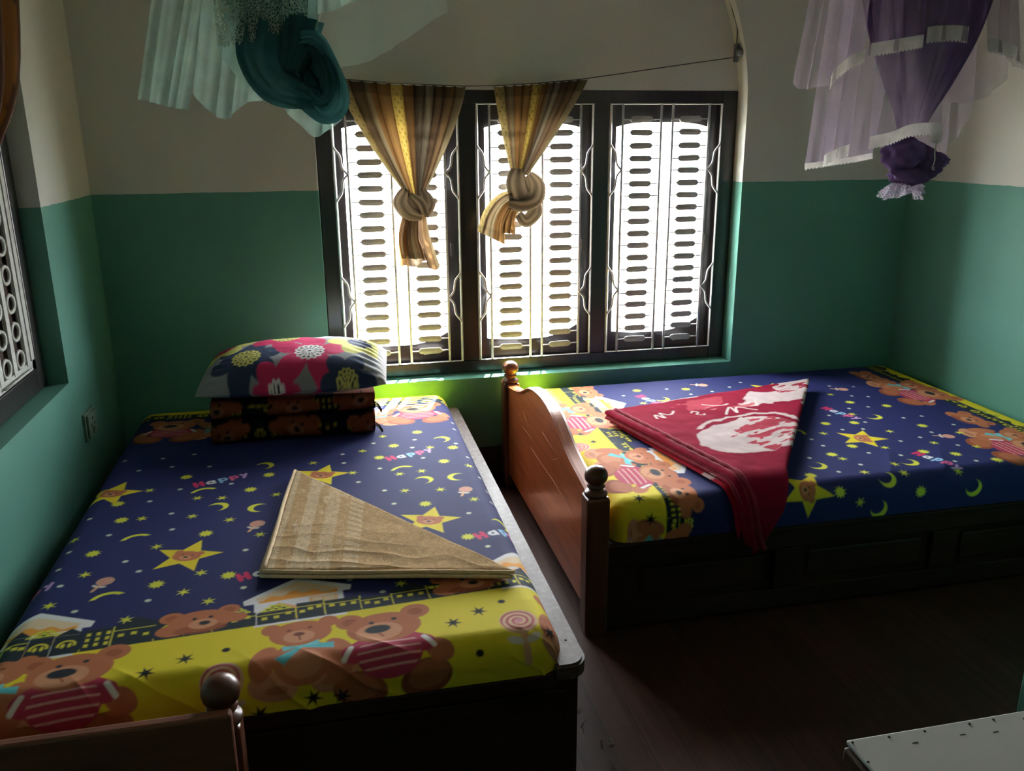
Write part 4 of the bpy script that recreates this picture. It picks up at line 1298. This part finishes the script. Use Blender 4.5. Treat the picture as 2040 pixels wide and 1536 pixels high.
def fan(top0, top1, neck, neck_w, depth, nfold, seed, power=1.35, z_of=wire_z):
    """cloth gathered on the wire and pulled in to a knot"""
    nu, nv = 150, 70
    u, v = np.linspace(0, 1, nu), np.linspace(0, 1, nv)
    U, V = np.meshgrid(u, v, indexing='ij')
    tx = top0 + (top1 - top0) * U
    tz = z_of(tx) - 0.002
    nx_ = neck[0] + (U - 0.5) * neck_w
    e = V ** power
    X = tx * (1 - e) + nx_ * e
    Z = tz * (1 - V) + neck[1] * V
    ph = U * nfold * 2 * PI + 1.5 * np.sin(U * 7 + seed)
    amp = depth * (0.65 + 0.35 * np.sin(U * 11 + seed)) * (0.45 + 0.55 * np.sin(np.clip(V, 0, 1) * PI * 0.75 + 0.35))
    Yy = WY - 0.004 + amp * np.sin(ph) - 0.004 * V
    X = X + 0.010 * np.cos(ph) * (1 - 0.8 * V)
    Z = Z + 0.004 * np.sin(ph) * (1 - V) * (V < 0.03)
    C = stripe_color(U, Z)
    hem = (tz - Z) < 0.045
    C[hem] *= 0.62
    return np.dstack([X, Yy, Z]), C

def tail(neck, w0, pts, w1, seed, tone=1.0, s0=0.2, s1=0.9, yo=0.0, edge_fn=None):
    """loose cloth below the knot: a strip that widens along a path"""
    path = catmull(pts, 10)
    nv = len(path)
    nu = 60
    U = np.linspace(-1, 1, nu)[:, None]
    t = np.linspace(0, 1, nv)[None, :]
    T = np.gradient(path, axis=0)
    T /= np.linalg.norm(T, axis=1)[:, None]
    Nn = np.stack([T[:, 1], -T[:, 0]], 1) * -1
    w = w0 + (w1 - w0) * t ** 0.8
    X = path[None, :, 0] + Nn[None, :, 0] * U * w
    Z = path[None, :, 1] + Nn[None, :, 1] * U * w
    if edge_fn is not None:
        Z = Z + edge_fn(U) * t ** 2
    Yy = WY + yo - 0.012 + 0.016 * np.sin(U * 5.5 + seed + t * 2) * (0.4 + 0.6 * t) + 0.008 * np.sin(U * 13 + seed)
    S = s0 + (s1 - s0) * (U * 0.5 + 0.5) + 0 * t
    C = stripe_color(S, Z) * tone
    hem = (t > 0.86) & (U > -2)
    C[hem] *= 0.75
    return np.dstack([X, Yy, Z]), C

def wad(cx, cy, cz, rx, ry, rz, seed, tone, tilt=0.0):
    """one bulging turn of knotted cloth"""
    n, m = 48, 32
    th, ph = np.meshgrid(np.linspace(0, 2 * PI, n, endpoint=False), np.linspace(-PI / 2, PI / 2, m), indexing='ij')
    r = 1 + 0.16 * np.sin(5 * th + 3 * ph + seed) * np.cos(ph) + 0.10 * np.sin(9 * ph + 2 * th + seed)
    x, y, z = rx * r * np.cos(ph) * np.cos(th), ry * r * np.cos(ph) * np.sin(th), rz * np.sin(ph) * (1 + 0.08 * np.sin(4 * th + seed))
    c, s = math.cos(tilt), math.sin(tilt)
    P = np.dstack([cx + x * c - z * s, cy + y, cz + x * s + z * c])
    C = np.tile(np.array((0.22, 0.175, 0.125)), (n, m, 1)) * (0.75 + 0.35 * np.sin(7 * th + 4 * ph + seed)[..., None] ** 2) * tone
    return grid_mesh(P, C, wrap_u=True)

def cloth_strand(path, radii, flutes, depth, twist, seed, tone=1.0):
    """twisted gathered cloth along a path, curtain brown with crease shade painted in"""
    P = catmull(path, 9)
    n = len(P)
    R = np.interp(np.linspace(0, 1, n), np.linspace(0, 1, len(radii)), radii)
    T = np.gradient(P, axis=0)
    T /= np.linalg.norm(T, axis=1)[:, None] + 1e-12
    A = np.array([0.0, 1.0, 0.0])
    B = np.cross(T, A)
    B /= np.linalg.norm(B, axis=1)[:, None] + 1e-12
    A2 = np.cross(B, T)
    th = np.linspace(0, 2 * PI, 60, endpoint=False)
    s_ = np.linspace(0, 1, n)
    w = np.sin(flutes * th[None, :] + 2 * PI * twist * s_[:, None] + seed)
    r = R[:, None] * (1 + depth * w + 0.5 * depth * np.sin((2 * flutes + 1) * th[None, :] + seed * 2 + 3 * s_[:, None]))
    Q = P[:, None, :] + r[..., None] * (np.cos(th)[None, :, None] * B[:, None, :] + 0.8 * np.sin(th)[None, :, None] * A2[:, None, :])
    C = np.array((0.50, 0.42, 0.32)) * (0.78 + 0.30 * w)[..., None] * tone  # fold shading put into the colour: crests lighter, creases darker
    Q = np.concatenate([np.repeat(P[:1, None, :], 60, 1), Q, np.repeat(P[-1:, None, :], 60, 1)], 0)
    C = np.concatenate([C[:1], C, C[-1:]], 0)
    return grid_mesh(Q, C, wrap_v=True)

def curtain(name, label, parts, loc):
    root = empty(name, loc)
    tag(root, label, 'curtain', 'knotted curtains on the window wire')
    for nm, me in parts:
        child(nm, me, M['curtain'], root)
    return root

K = WY - 0.012
curtain('knotted_curtain', 'yellow-brown striped curtain with one long knot hanging before the left window bay', [
    ('drape', grid_mesh(*fan(0.085, 0.590, (0.372, 1.262), 0.062, 0.026, 11, 1.0))),
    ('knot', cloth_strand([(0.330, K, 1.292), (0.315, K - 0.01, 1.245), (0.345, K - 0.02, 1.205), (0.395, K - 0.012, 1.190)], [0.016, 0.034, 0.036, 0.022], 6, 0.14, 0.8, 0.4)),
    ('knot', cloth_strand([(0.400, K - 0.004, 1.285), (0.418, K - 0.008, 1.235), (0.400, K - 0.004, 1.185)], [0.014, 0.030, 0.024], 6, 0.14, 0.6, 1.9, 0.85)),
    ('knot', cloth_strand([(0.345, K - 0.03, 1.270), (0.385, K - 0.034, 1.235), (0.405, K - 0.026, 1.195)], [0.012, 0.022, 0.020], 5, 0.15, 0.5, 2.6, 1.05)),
    ('tail', grid_mesh(*tail(None, 0.040, [(0.368, 1.215), (0.362, 1.10), (0.382, 0.985)], 0.086, 0.4, 1.5, 0.5, 0.98, 0, lambda U: -0.030 * (U > 0.35) + 0.010 * np.sin(U * 6)))),
    ('tail', grid_mesh(*tail(None, 0.030, [(0.350, 1.20), (0.335, 1.10), (0.350, 1.010)], 0.050, 2.0, 2.6, 0.58, 0.75, -0.016, lambda U: -0.012 * U))),
], (0.35, WY, 0.97))
curtain('knotted_curtain', 'brown striped curtain with a bulky sideways knot before the middle window bay', [
    ('drape', grid_mesh(*fan(0.708, 1.096, (0.812, 1.340), 0.066, 0.024, 11, 2.2, 1.15))),
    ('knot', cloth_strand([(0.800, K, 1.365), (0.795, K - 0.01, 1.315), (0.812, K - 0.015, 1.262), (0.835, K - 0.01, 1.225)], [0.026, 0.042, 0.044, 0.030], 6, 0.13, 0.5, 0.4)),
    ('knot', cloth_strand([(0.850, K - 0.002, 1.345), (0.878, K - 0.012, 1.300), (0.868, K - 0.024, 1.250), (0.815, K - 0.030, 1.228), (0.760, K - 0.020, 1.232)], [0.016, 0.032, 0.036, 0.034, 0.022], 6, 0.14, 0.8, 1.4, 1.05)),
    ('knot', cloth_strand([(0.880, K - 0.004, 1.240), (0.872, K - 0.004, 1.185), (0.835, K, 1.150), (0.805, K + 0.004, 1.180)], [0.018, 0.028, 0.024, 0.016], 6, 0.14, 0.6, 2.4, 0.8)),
    ('tail', grid_mesh(*tail(None, 0.028, [(0.812, 1.250), (0.745, 1.230), (0.700, 1.165), (0.684, 1.085)], 0.062, 1.2, 1.3, 0.05, 0.40, -0.014, lambda U: -0.02 * U))),
    ('tail', grid_mesh(*tail(None, 0.022, [(0.800, 1.23), (0.770, 1.17), (0.758, 1.100)], 0.036, 2.2, 0.9, 0.22, 0.36, 0.010))),
], (0.82, WY, 1.07))

# hook and cord at the right side of the niche
HK = empty('wall_hook', (1.775, 3.60, 1.80))
tag(HK, 'small dark metal hook block on the arch beside the window', 'hook')
child('plate', box(1.757, 1.775, 3.592, 3.612, 1.795, 1.870, 0.003), M['hook'], HK)
child('knob', lathe([(0, 1.818), (0.012, 1.819), (0.0165, 1.828), (0.017, 1.842), (0.013, 1.850), (0, 1.852)], 1.777, 3.592, 16), M['hook'], HK)
CRD = link('hanging_cord', tube(catmull([(1.765, 3.602, 1.868), (1.762, 3.60, 1.93), (1.742, 3.605, 1.99), (1.715, 3.61, 2.06), (1.66, 3.615, 2.15), (1.58, 3.62, 2.26)], 6), 0.0025, 6), M['wire'])
tag(CRD, 'thin dark cord running up the arch from the hook', 'cord')

# amber curtain in the left window
def amber():
    nu, nv = 110, 70
    U, V = np.meshgrid(np.linspace(0, 1, nu), np.linspace(0, 1, nv), indexing='ij')
    Z = 2.30 - V * 0.95
    zs = [1.30, 1.42, 1.484, 1.577, 1.65, 1.719, 1.80, 1.891, 2.05, 2.35]
    far = np.interp(Z, zs, [2.36, 2.43, 2.55, 2.72, 2.81, 2.865, 2.91, 2.945, 2.985, 3.03])
    near = np.interp(Z, zs, [2.22, 2.16, 2.10, 2.0, 1.95, 1.9, 1.86, 1.83, 1.79, 1.75])
    Yy = near + (far - near) * U
    ph = U * 46 + 1.2 * np.sin(V * 3) + 2 * np.sin(U * 9)
    X = XL + 0.036 + 0.020 * np.sin(ph) * (1 - 0.3 * V)
    c1, c2, c3 = np.array((0.085, 0.030, 0.012)), np.array((0.46, 0.25, 0.035)), np.array((0.24, 0.095, 0.018))
    t = (U * 7.0 + 0.8 * fbm(U * 3, V * 4, 3) + 0.25 * V) % 1.0
    C = np.where((t < 0.36)[..., None], c1, np.where((t < 0.62)[..., None], c2, c3))
    return grid_mesh(np.dstack([X, Yy, Z]), C)
AC = empty('window_curtain', (XL + 0.036, 2.4, 1.35))
tag(AC, 'amber and brown satin curtain at the left wall window', 'curtain')
child('drape', amber(), M['amber_curtain'], AC)
child('rod', tube([(XL + 0.036, 1.6, 2.305), (XL + 0.036, 3.1, 2.305)], 0.006, 8), M['wire'], AC)
for yy in (1.65, 3.06):
    child('rod_bracket', box(XL, XL + 0.04, yy - 0.008, yy + 0.008, 2.296, 2.312), M['wire'], AC)

# ------------------------------------------------------------------ mosquito nets
def net_sheet(top, bottom, y_top, y_bot, folds, amp, seed, nu=110, nv=46, ease=1.0):
    """sheer cloth between a top and a bottom polyline given in (x, z); y gives its depth"""
    T, Bt = catmull(top, 8), catmull(bottom, 8)
    def resample(P):
        d = np.r_[0, np.cumsum(np.hypot(*np.diff(P, axis=0).T))]
        s = np.linspace(0, d[-1], nu)
        return np.stack([np.interp(s, d, P[:, 0]), np.interp(s, d, P[:, 1])], 1)
    T, Bt = resample(T), resample(Bt)
    u, v = np.linspace(0, 1, nu)[:, None], np.linspace(0, 1, nv)[None, :]
    e = v ** ease
    X = T[:, None, 0] * (1 - e) + Bt[:, None, 0] * e
    Z = T[:, None, 1] * (1 - v) + Bt[:, None, 1] * v
    ph = u * folds * 2 * PI + 1.3 * np.sin(u * 8 + seed) + 0.5 * v
    a = amp * (0.5 + 0.5 * np.sin(u * 13 + seed)) * (0.5 + 0.5 * v)
    Yy = y_top * (1 - v) + y_bot * v + a * np.sin(ph)
    X = X + 0.35 * a * np.cos(ph)
    return np.dstack([X, Yy, Z])

def strip(bottom, y, h, seed, folds, amp, zig=0.006, down=0.0):
    """lace band that follows a hem, with a scalloped lower edge"""
    B = catmull(bottom, 10)
    d = np.r_[0, np.cumsum(np.hypot(*np.diff(B, axis=0).T))]
    n = 160
    s = np.linspace(0, d[-1], n)
    x, z = np.interp(s, d, B[:, 0]), np.interp(s, d, B[:, 1])
    v = np.linspace(0, 1, 5)[None, :]
    u = np.linspace(0, 1, n)[:, None]
    Yy = y - 0.006 + amp * np.sin(u * folds * 2 * PI + seed) + 0 * v
    scal = zig * np.abs(np.sin(s * 260))[:, None] * (v == 1)
    Z = z[:, None] + h * (1 - v) - down - scal
    return np.dstack([x[:, None] + 0 * v, Yy, Z])

def gather(path, widths, y, folds, amp, depth, seed, nv=60, nu=130):
    """bunched cloth hanging as a closed fluted sleeve around a path in (x, z)"""
    P = catmull([(p[0], p[1], w) for p, w in zip(path, widths)], 10)
    n = len(P)
    th = np.linspace(0, 2 * PI, nu, endpoint=False)[:, None]
    rad = 1 + amp * np.sin(th * folds + seed + np.linspace(0, 1, n)[None, :] * 1.5) + 0.5 * amp * np.sin(th * (folds * 2 + 1) + 2 * seed)
    X = P[None, :, 0] + P[None, :, 2] * rad * np.cos(th)
    Yy = y + depth * P[None, :, 2] * rad * np.sin(th)
    Z = P[None, :, 1] + 0 * th
    return np.dstack([X, Yy, Z])

# --- teal net over the left bed
TY = 2.50
TN = empty('mosquito_net', (-0.06, TY, 1.52))
tag(TN, 'teal mosquito net bunched and knotted above the left bed', 'mosquito net')
child('hanging_cord', tube([(0.0, TY, 2.40), (0.0, TY, ZC)], 0.005, 6), M['cord'], TN)
child('ring_hoop', tube([(0.0 + 0.26 * math.cos(a), TY + 0.22 * math.sin(a), 2.40) for a in np.linspace(0, 2 * PI, 40, endpoint=False)], 0.007, 8, closed=True), M['cord'], TN)
for a in np.linspace(0, 2 * PI, 4, endpoint=False):
    child('hoop_tie', tube([(0, TY, 2.52), (0.26 * math.cos(a), TY + 0.22 * math.sin(a), 2.40)], 0.002, 5), M['cord'], TN)
child('veil', grid_mesh(net_sheet([(-0.26, 2.40), (-0.10, 2.41)], [(-0.462, 1.600), (-0.42, 1.590), (-0.38, 1.578), (-0.338, 1.572)], TY, TY + 0.02, 4, 0.016, 0.4)), M['teal_sheer'], TN)
child('veil', grid_mesh(net_sheet([(-0.26, 2.40), (0.0, 2.41)], [(-0.455, 1.615), (-0.36, 1.60), (-0.28, 1.66), (-0.20, 1.70)], TY + 0.10, TY + 0.12, 5, 0.02, 1.4)), M['teal_veil'], TN)
child('veil', grid_mesh(net_sheet([(-0.16, 2.40), (0.04, 2.41)], [(-0.315, 1.615), (-0.285, 1.575), (-0.24, 1.548), (-0.20, 1.575), (-0.175, 1.590), (-0.13, 1.592)], TY - 0.02, TY - 0.03, 4, 0.018, 2.2)), M['teal_sheer'], TN)
child('veil', grid_mesh(net_sheet([(-0.10, 2.40), (0.10, 2.41)], [(-0.235, 1.70), (-0.15, 1.60), (-0.06, 1.60), (0.0, 1.66)], TY - 0.05, TY - 0.05, 4, 0.016, 2.9)), M['teal_sheer'], TN)
child('veil', grid_mesh(net_sheet([(0.0, 2.40), (0.26, 2.40)], [(0.01, 1.72), (0.08, 1.70), (0.16, 1.715), (0.26, 1.77), (0.40, 1.86)], TY + 0.12, TY + 0.22, 6, 0.02, 0.9)), M['teal_veil'], TN)
child('veil', grid_mesh(net_sheet([(0.02, 2.40), (0.22, 2.40)], [(0.005, 1.80), (0.08, 1.825), (0.16, 1.86)], TY - 0.04, TY - 0.05, 3, 0.014, 0.3)), M['teal_sheer'], TN)
lace_hem = [(-0.235, 1.722), (-0.19, 1.735), (-0.15, 1.738), (-0.115, 1.765), (-0.085, 1.762), (-0.06, 1.80), (-0.03, 1.808), (-0.008, 1.80)]
child('lace_trim', grid_mesh(strip(lace_hem, TY - 0.085, 0.13, 0.3, 5, 0.010, 0.010)), M['teal_lace'], TN)
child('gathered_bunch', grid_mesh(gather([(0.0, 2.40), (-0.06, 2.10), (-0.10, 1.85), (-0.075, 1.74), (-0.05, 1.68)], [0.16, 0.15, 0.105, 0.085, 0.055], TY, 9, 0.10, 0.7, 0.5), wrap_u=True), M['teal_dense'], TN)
def strand(path, radii, flutes, depth, twist, seed, closed=False, sq=(1.0, 1.0)):
    """rope of gathered cloth: fluted cross-section swept along a path"""
    P = np.array(path, float)
    n = len(P)
    T = (np.roll(P, -1, 0) - np.roll(P, 1, 0)) if closed else np.gradient(P, axis=0)
    T /= np.linalg.norm(T, axis=1)[:, None] + 1e-12
    A = np.array([0.0, 1.0, 0.0])
    B = np.cross(T, A)
    B /= np.linalg.norm(B, axis=1)[:, None] + 1e-12
    th = np.linspace(0, 2 * PI, 64, endpoint=False)
    s_ = np.linspace(0, 1, n, endpoint=not closed)
    r = np.array(radii)[:, None] * (1 + depth * np.sin(flutes * th[None, :] + 2 * PI * twist * s_[:, None] + seed) + 0.4 * depth * np.sin((2 * flutes + 1) * th[None, :] + seed * 2))
    Q = P[:, None, :] + r[..., None] * (np.cos(th)[None, :, None] * B[:, None, :] * sq[0] + np.sin(th)[None, :, None] * A[None, None, :] * sq[1])
    return grid_mesh(Q, wrap_u=closed, wrap_v=True)
loop = [(-0.050, TY - 0.04, 1.725), (-0.005, TY - 0.07, 1.738), (0.034, TY - 0.085, 1.695), (0.056, TY - 0.085, 1.63), (0.048, TY - 0.08, 1.575), (0.015, TY - 0.07, 1.555), (-0.018, TY - 0.055, 1.585), (-0.035, TY - 0.045, 1.635), (-0.050, TY - 0.04, 1.685)]
lp = catmull(loop + loop[:1], 9)[:-1]
c0 = lp.mean(0)
tt = np.linspace(0, 2 * PI, len(lp), endpoint=False)
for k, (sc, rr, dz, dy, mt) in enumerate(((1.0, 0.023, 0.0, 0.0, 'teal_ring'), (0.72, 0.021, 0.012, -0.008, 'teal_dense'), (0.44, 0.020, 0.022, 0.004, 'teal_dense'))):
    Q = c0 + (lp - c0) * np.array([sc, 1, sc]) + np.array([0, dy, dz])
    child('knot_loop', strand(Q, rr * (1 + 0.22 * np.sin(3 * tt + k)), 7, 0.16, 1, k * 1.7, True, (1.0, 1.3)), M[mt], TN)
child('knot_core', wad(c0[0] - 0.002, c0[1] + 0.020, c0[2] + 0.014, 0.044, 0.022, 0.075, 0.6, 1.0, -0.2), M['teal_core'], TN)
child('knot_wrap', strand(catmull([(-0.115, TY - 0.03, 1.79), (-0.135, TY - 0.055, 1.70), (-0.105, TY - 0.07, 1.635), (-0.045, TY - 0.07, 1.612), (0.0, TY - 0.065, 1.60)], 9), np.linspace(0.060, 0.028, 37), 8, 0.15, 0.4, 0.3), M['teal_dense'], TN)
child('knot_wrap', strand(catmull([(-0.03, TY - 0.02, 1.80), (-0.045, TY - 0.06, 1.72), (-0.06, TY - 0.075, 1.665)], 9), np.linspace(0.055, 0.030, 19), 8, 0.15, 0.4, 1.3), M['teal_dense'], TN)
child('loose_tip', grid_mesh(net_sheet([(-0.055, 1.60), (0.05, 1.56)], [(-0.085, 1.570), (-0.04, 1.525), (-0.012, 1.500), (0.03, 1.520), (0.065, 1.545)], TY - 0.06, TY - 0.07, 2, 0.010, 0.2, 50, 20)), M['teal_sheer'], TN)

# --- purple net over the right bed
PY_ = 2.70
PN = empty('mosquito_net', (1.98, PY_, 1.29))
tag(PN, 'purple mosquito net with white lace tiers knotted above the right bed', 'mosquito net')
child('hanging_cord', tube([(1.97, PY_, 2.46), (1.97, PY_, ZC)], 0.005, 6), M['cord'], PN)
child('ring_hoop', tube([(1.97 + 0.32 * math.cos(a), PY_ + 0.22 * math.sin(a), 2.40) for a in np.linspace(0, 2 * PI, 44, endpoint=False)], 0.007, 8, closed=True), M['cord'], PN)
for a in np.linspace(0, 2 * PI, 4, endpoint=False):
    child('hoop_tie', tube([(1.97, PY_, 2.50), (1.97 + 0.32 * math.cos(a), PY_ + 0.22 * math.sin(a), 2.40)], 0.002, 5), M['cord'], PN)
def flat_poly(pts):
    return [np.array(p) for p in pts]
# upper front tier, in two lengths that meet at a step
h1 = [(1.602, 1.636), (1.625, 1.672), (1.668, 1.700), (1.716, 1.722)]
h2 = [(1.716, 1.735), (1.80, 1.748), (1.90, 1.764)]
h3 = [(1.895, 1.775), (1.97, 1.782), (2.045, 1.778)]
h4 = [(2.125, 1.752), (2.19, 1.742), (2.26, 1.715)]
for i, (h, t0, t1, yo) in enumerate(((h1, 1.66, 1.75, -0.10), (h2, 1.74, 1.86, -0.13), (h3, 1.86, 1.97, -0.15), (h4, 2.02, 2.12, -0.15))):
    child('tier', grid_mesh(net_sheet([(t0, 2.40), (t1, 2.40)], h, PY_ + yo * 0.8, PY_ + yo, 2, 0.010, i * 1.3, 60, 40)), M['purple_sheer'] if i in (0,) else M['purple_mid'], PN)
    child('lace_trim', grid_mesh(strip(h, PY_ + yo, 0.036 if i != 2 else 0.044, i, 2, 0.004)), M['white_lace'], PN)
# lower front tier
g1 = [(1.622, 1.398), (1.66, 1.418), (1.712, 1.434)]
g2_ = [(1.765, 1.452), (1.84, 1.468), (1.92, 1.492), (2.032, 1.498)]
g0 = [(1.622, 1.385), (1.70, 1.395), (1.78, 1.404), (1.88, 1.418)]
for i, (h, t0, t1, yo, hh) in enumerate(((g1, 1.69, 1.76, -0.07, 0.032), (g2_, 1.76, 1.97, -0.10, 0.036), (g0, 1.69, 1.98, 0.04, 0.016))):
    child('tier', grid_mesh(net_sheet([(t0, 2.40), (t1, 2.40)], h, PY_ + yo * 0.8, PY_ + yo, 3, 0.012, 2 + i * 1.7, 70, 50)), M['purple_sheer'], PN)
    child('lace_trim', grid_mesh(strip(h, PY_ + yo, hh, i, 2, 0.004)), M['white_lace'], PN)
child('lace_trim', grid_mesh(strip([(1.985, 1.474), (2.01, 1.468), (2.032, 1.476)], PY_ - 0.105, 0.03, 0, 1, 0.002, 0.004)), M['white_lace'], PN)
child('lace_thread', tube(catmull([(2.008, PY_ - 0.115, 1.475), (2.004, PY_ - 0.118, 1.44), (2.008, PY_ - 0.118, 1.41), (2.002, PY_ - 0.118, 1.385), (2.010, PY_ - 0.118, 1.380), (2.008, PY_ - 0.118, 1.39)], 5), 0.0022, 5), M['white_lace'], PN)
child('tier', grid_mesh(net_sheet([(1.68, 2.40), (1.80, 2.40)], [(1.585, 1.665), (1.62, 1.645), (1.70, 1.655), (1.78, 1.66)], PY_ + 0.08, PY_ + 0.10, 3, 0.015, 4.0)), M['purple_sheer'], PN)
child('tier', grid_mesh(net_sheet([(2.05, 2.40), (2.29, 2.40)], [(2.06, 1.625), (2.16, 1.605), (2.26, 1.60), (2.34, 1.635), (2.40, 1.68)], PY_ + 0.05, PY_ + 0.06, 4, 0.018, 5.0)), M['purple_sheer'], PN)
child('tier', grid_mesh(net_sheet([(2.20, 2.40), (2.29, 2.40)], [(2.27, 1.79), (2.33, 1.73), (2.40, 1.70)], PY_ - 0.02, PY_ - 0.02, 2, 0.014, 5.6)), M['purple_sheer'], PN)
child('tier', grid_mesh(net_sheet([(2.05, 2.40), (2.24, 2.40)], [(2.03, 1.44), (2.09, 1.40), (2.145, 1.385), (2.165, 1.385), (2.20, 1.45), (2.28, 1.58)], PY_ + 0.10, PY_ + 0.06, 4, 0.012, 6.0)), M['purple_sheer'], PN)
child('gathered_bunch', grid_mesh(gather([(1.98, 2.40), (1.985, 2.10), (1.992, 1.85), (1.995, 1.68), (1.992, 1.56), (1.988, 1.49)], [0.27, 0.25, 0.195, 0.125, 0.065, 0.040], PY_, 15, 0.09, 0.45, 0.2), wrap_u=True), M['purple_dense'], PN)
def knot_wad(cx, cy, cz, rx, ry, rz, seed):
    n, m = 56, 36
    th, ph = np.meshgrid(np.linspace(0, 2 * PI, n, endpoint=False), np.linspace(-PI / 2, PI / 2, m), indexing='ij')
    r = 1 + 0.13 * np.sin(5 * th + 4 * ph + seed) * np.cos(ph) + 0.07 * np.sin(9 * ph - 3 * th + seed)
    return grid_mesh(np.dstack([cx + rx * r * np.cos(ph) * np.cos(th), cy + ry * r * np.cos(ph) * np.sin(th), cz + rz * np.sin(ph) * (1 + 0.1 * np.sin(3 * th))]), wrap_u=True)
child('knot', knot_wad(1.965, PY_ - 0.02, 1.425, 0.075, 0.065, 0.062, 0.3), M['purple_dense'], PN)
child('knot', knot_wad(2.03, PY_ - 0.03, 1.395, 0.062, 0.06, 0.06, 1.7), M['purple_dense'], PN)
child('knot', knot_wad(1.985, PY_ - 0.035, 1.362, 0.075, 0.055, 0.036, 2.9), M['purple_dense'], PN)
child('knot_end', knot_wad(2.105, PY_ - 0.01, 1.405, 0.036, 0.03, 0.028, 4.1), M['purple_dense'], PN)
def ruffle(cx, cy, z, r0, r1, h, seed, wav):
    th = np.linspace(0, 2 * PI, 160, endpoint=False)[:, None]
    v = np.linspace(0, 1, 12)[None, :]
    R = r0 + (r1 - r0) * v ** 0.7 + 0.016 * v * np.sin(th * wav + seed) + 0.006 * v * np.sin(th * 17)
    return np.dstack([cx + R * np.cos(th), cy + 0.6 * R * np.sin(th), z - h * v + 0.012 * v * np.sin(th * 3 + seed)])
child('ruffled_hem', grid_mesh(ruffle(1.955, PY_ - 0.03, 1.335, 0.03, 0.072, 0.045, 0.5, 9), wrap_u=True), M['lilac_lace'], PN)
child('ruffled_hem', grid_mesh(ruffle(1.985, PY_ - 0.02, 1.345, 0.03, 0.06, 0.040, 1.5, 8), wrap_u=True), M['purple_sheer'], PN)

# ------------------------------------------------------------------ white table, socket, scraps
TB_ = empty('side_table', (0.80, 0.56, 0))
tag(TB_, 'white-topped table with nail heads along its edge at the lower right', 'table')
tx0, tx1, ty0, ty1, tz = 0.612, 1.30, 0.30, 0.814, 0.75
child('table_top', box(tx0, tx1, ty0, ty1, tz - 0.006, tz, 0.002), M['white_board'], TB_)
child('top_board', box(tx0 - 0.006, tx1, ty0 - 0.004, ty1 - 0.004, tz - 0.028, tz - 0.0065, 0.003), M['table_side'], TB_)
child('apron', box(tx0 + 0.03, tx1 - 0.03, ty0 + 0.03, ty1 - 0.03, tz - 0.11, tz - 0.0285), M['table_side'], TB_)
for x in (tx0 + 0.03, tx1 - 0.03):
    for y in (ty0 + 0.03, ty1 - 0.03):
        child('leg', box(x - 0.02, x + 0.02, y - 0.02, y + 0.02, 0, tz - 0.0285, 0.002), M['table_side'], TB_)
nail_m = lathe([(0, 0.0014), (0.0016, 0.0012), (0.0018, 0.0)], 0, 0, 8)
nail_m.materials.append(M['nail'])
for (x, y) in [(0.617, 0.808), (0.669, 0.807), (0.721, 0.8065), (0.788, 0.806), (0.825, 0.8065), (0.866, 0.799), (0.93, 0.806), (1.0, 0.806), (1.1, 0.806), (1.2, 0.806), (0.615, 0.772), (0.614, 0.70), (0.614, 0.62)]:
    o = link('nail', nail_m, None, TB_)
    o.matrix_parent_inverse = Matrix.Translation(-Vector(TB_.location))
    o.location = (x, y, tz)
for (x, y, a) in ((0.695, 0.79, 0.6), (0.765, 0.79, -0.3), (0.81, 0.785, 0.2)):
    child('scratch', box(x - 0.004, x + 0.004, y - 0.0006, y + 0.0006, tz, tz + 0.0004), M['nail'], TB_)

SK = empty('wall_socket', (XL, 3.085, 0.54))
tag(SK, 'small pale wall socket on the left wall near the bed corner', 'socket')
child('back_box', box(XL, XL + 0.010, 3.025, 3.145, 0.492, 0.590, 0.002), M['socket'], SK)
child('plate', box(XL + 0.010, XL + 0.018, 3.035, 3.135, 0.500, 0.582, 0.003), M['socket'], SK)
for (dy, dz) in ((0, 0.022), (-0.018, 0.0), (0.018, 0.0)):
    child('pin_hole', box(XL + 0.0175, XL + 0.0188, 3.085 + dy - 0.005, 3.085 + dy + 0.005, 0.535 + dz, 0.545 + dz), M['nail'], SK)
child('switch', box(XL + 0.018, XL + 0.023, 3.075, 3.095, 0.508, 0.528, 0.002), M['socket'], SK)

bm = bmesh.new()
for i in range(26):
    x, y = 0.575 + 0.10 * i / 26 + random.uniform(-0.03, 0.03), 1.95 - 0.022 * i + random.uniform(-0.03, 0.03)
    l, w = random.uniform(0.004, 0.016), random.uniform(0.001, 0.004)
    a = random.uniform(0, PI)
    c, s = math.cos(a), math.sin(a)
    lo = [bm.verts.new((x + c * dx * l - s * dy * w, y + s * dx * l + c * dy * w, 0.001 + (0.004 if dx > 0 else 0))) for dx, dy in ((-1, -1), (1, -1), (1, 1), (-1, 1))]
    bm.faces.new(lo)
LT = link('floor_litter', mesh_from_bm(bm), M['litter'])
tag(LT, 'scattered bits of dust and scraps on the floor beside the left bed', 'litter', kind='stuff')
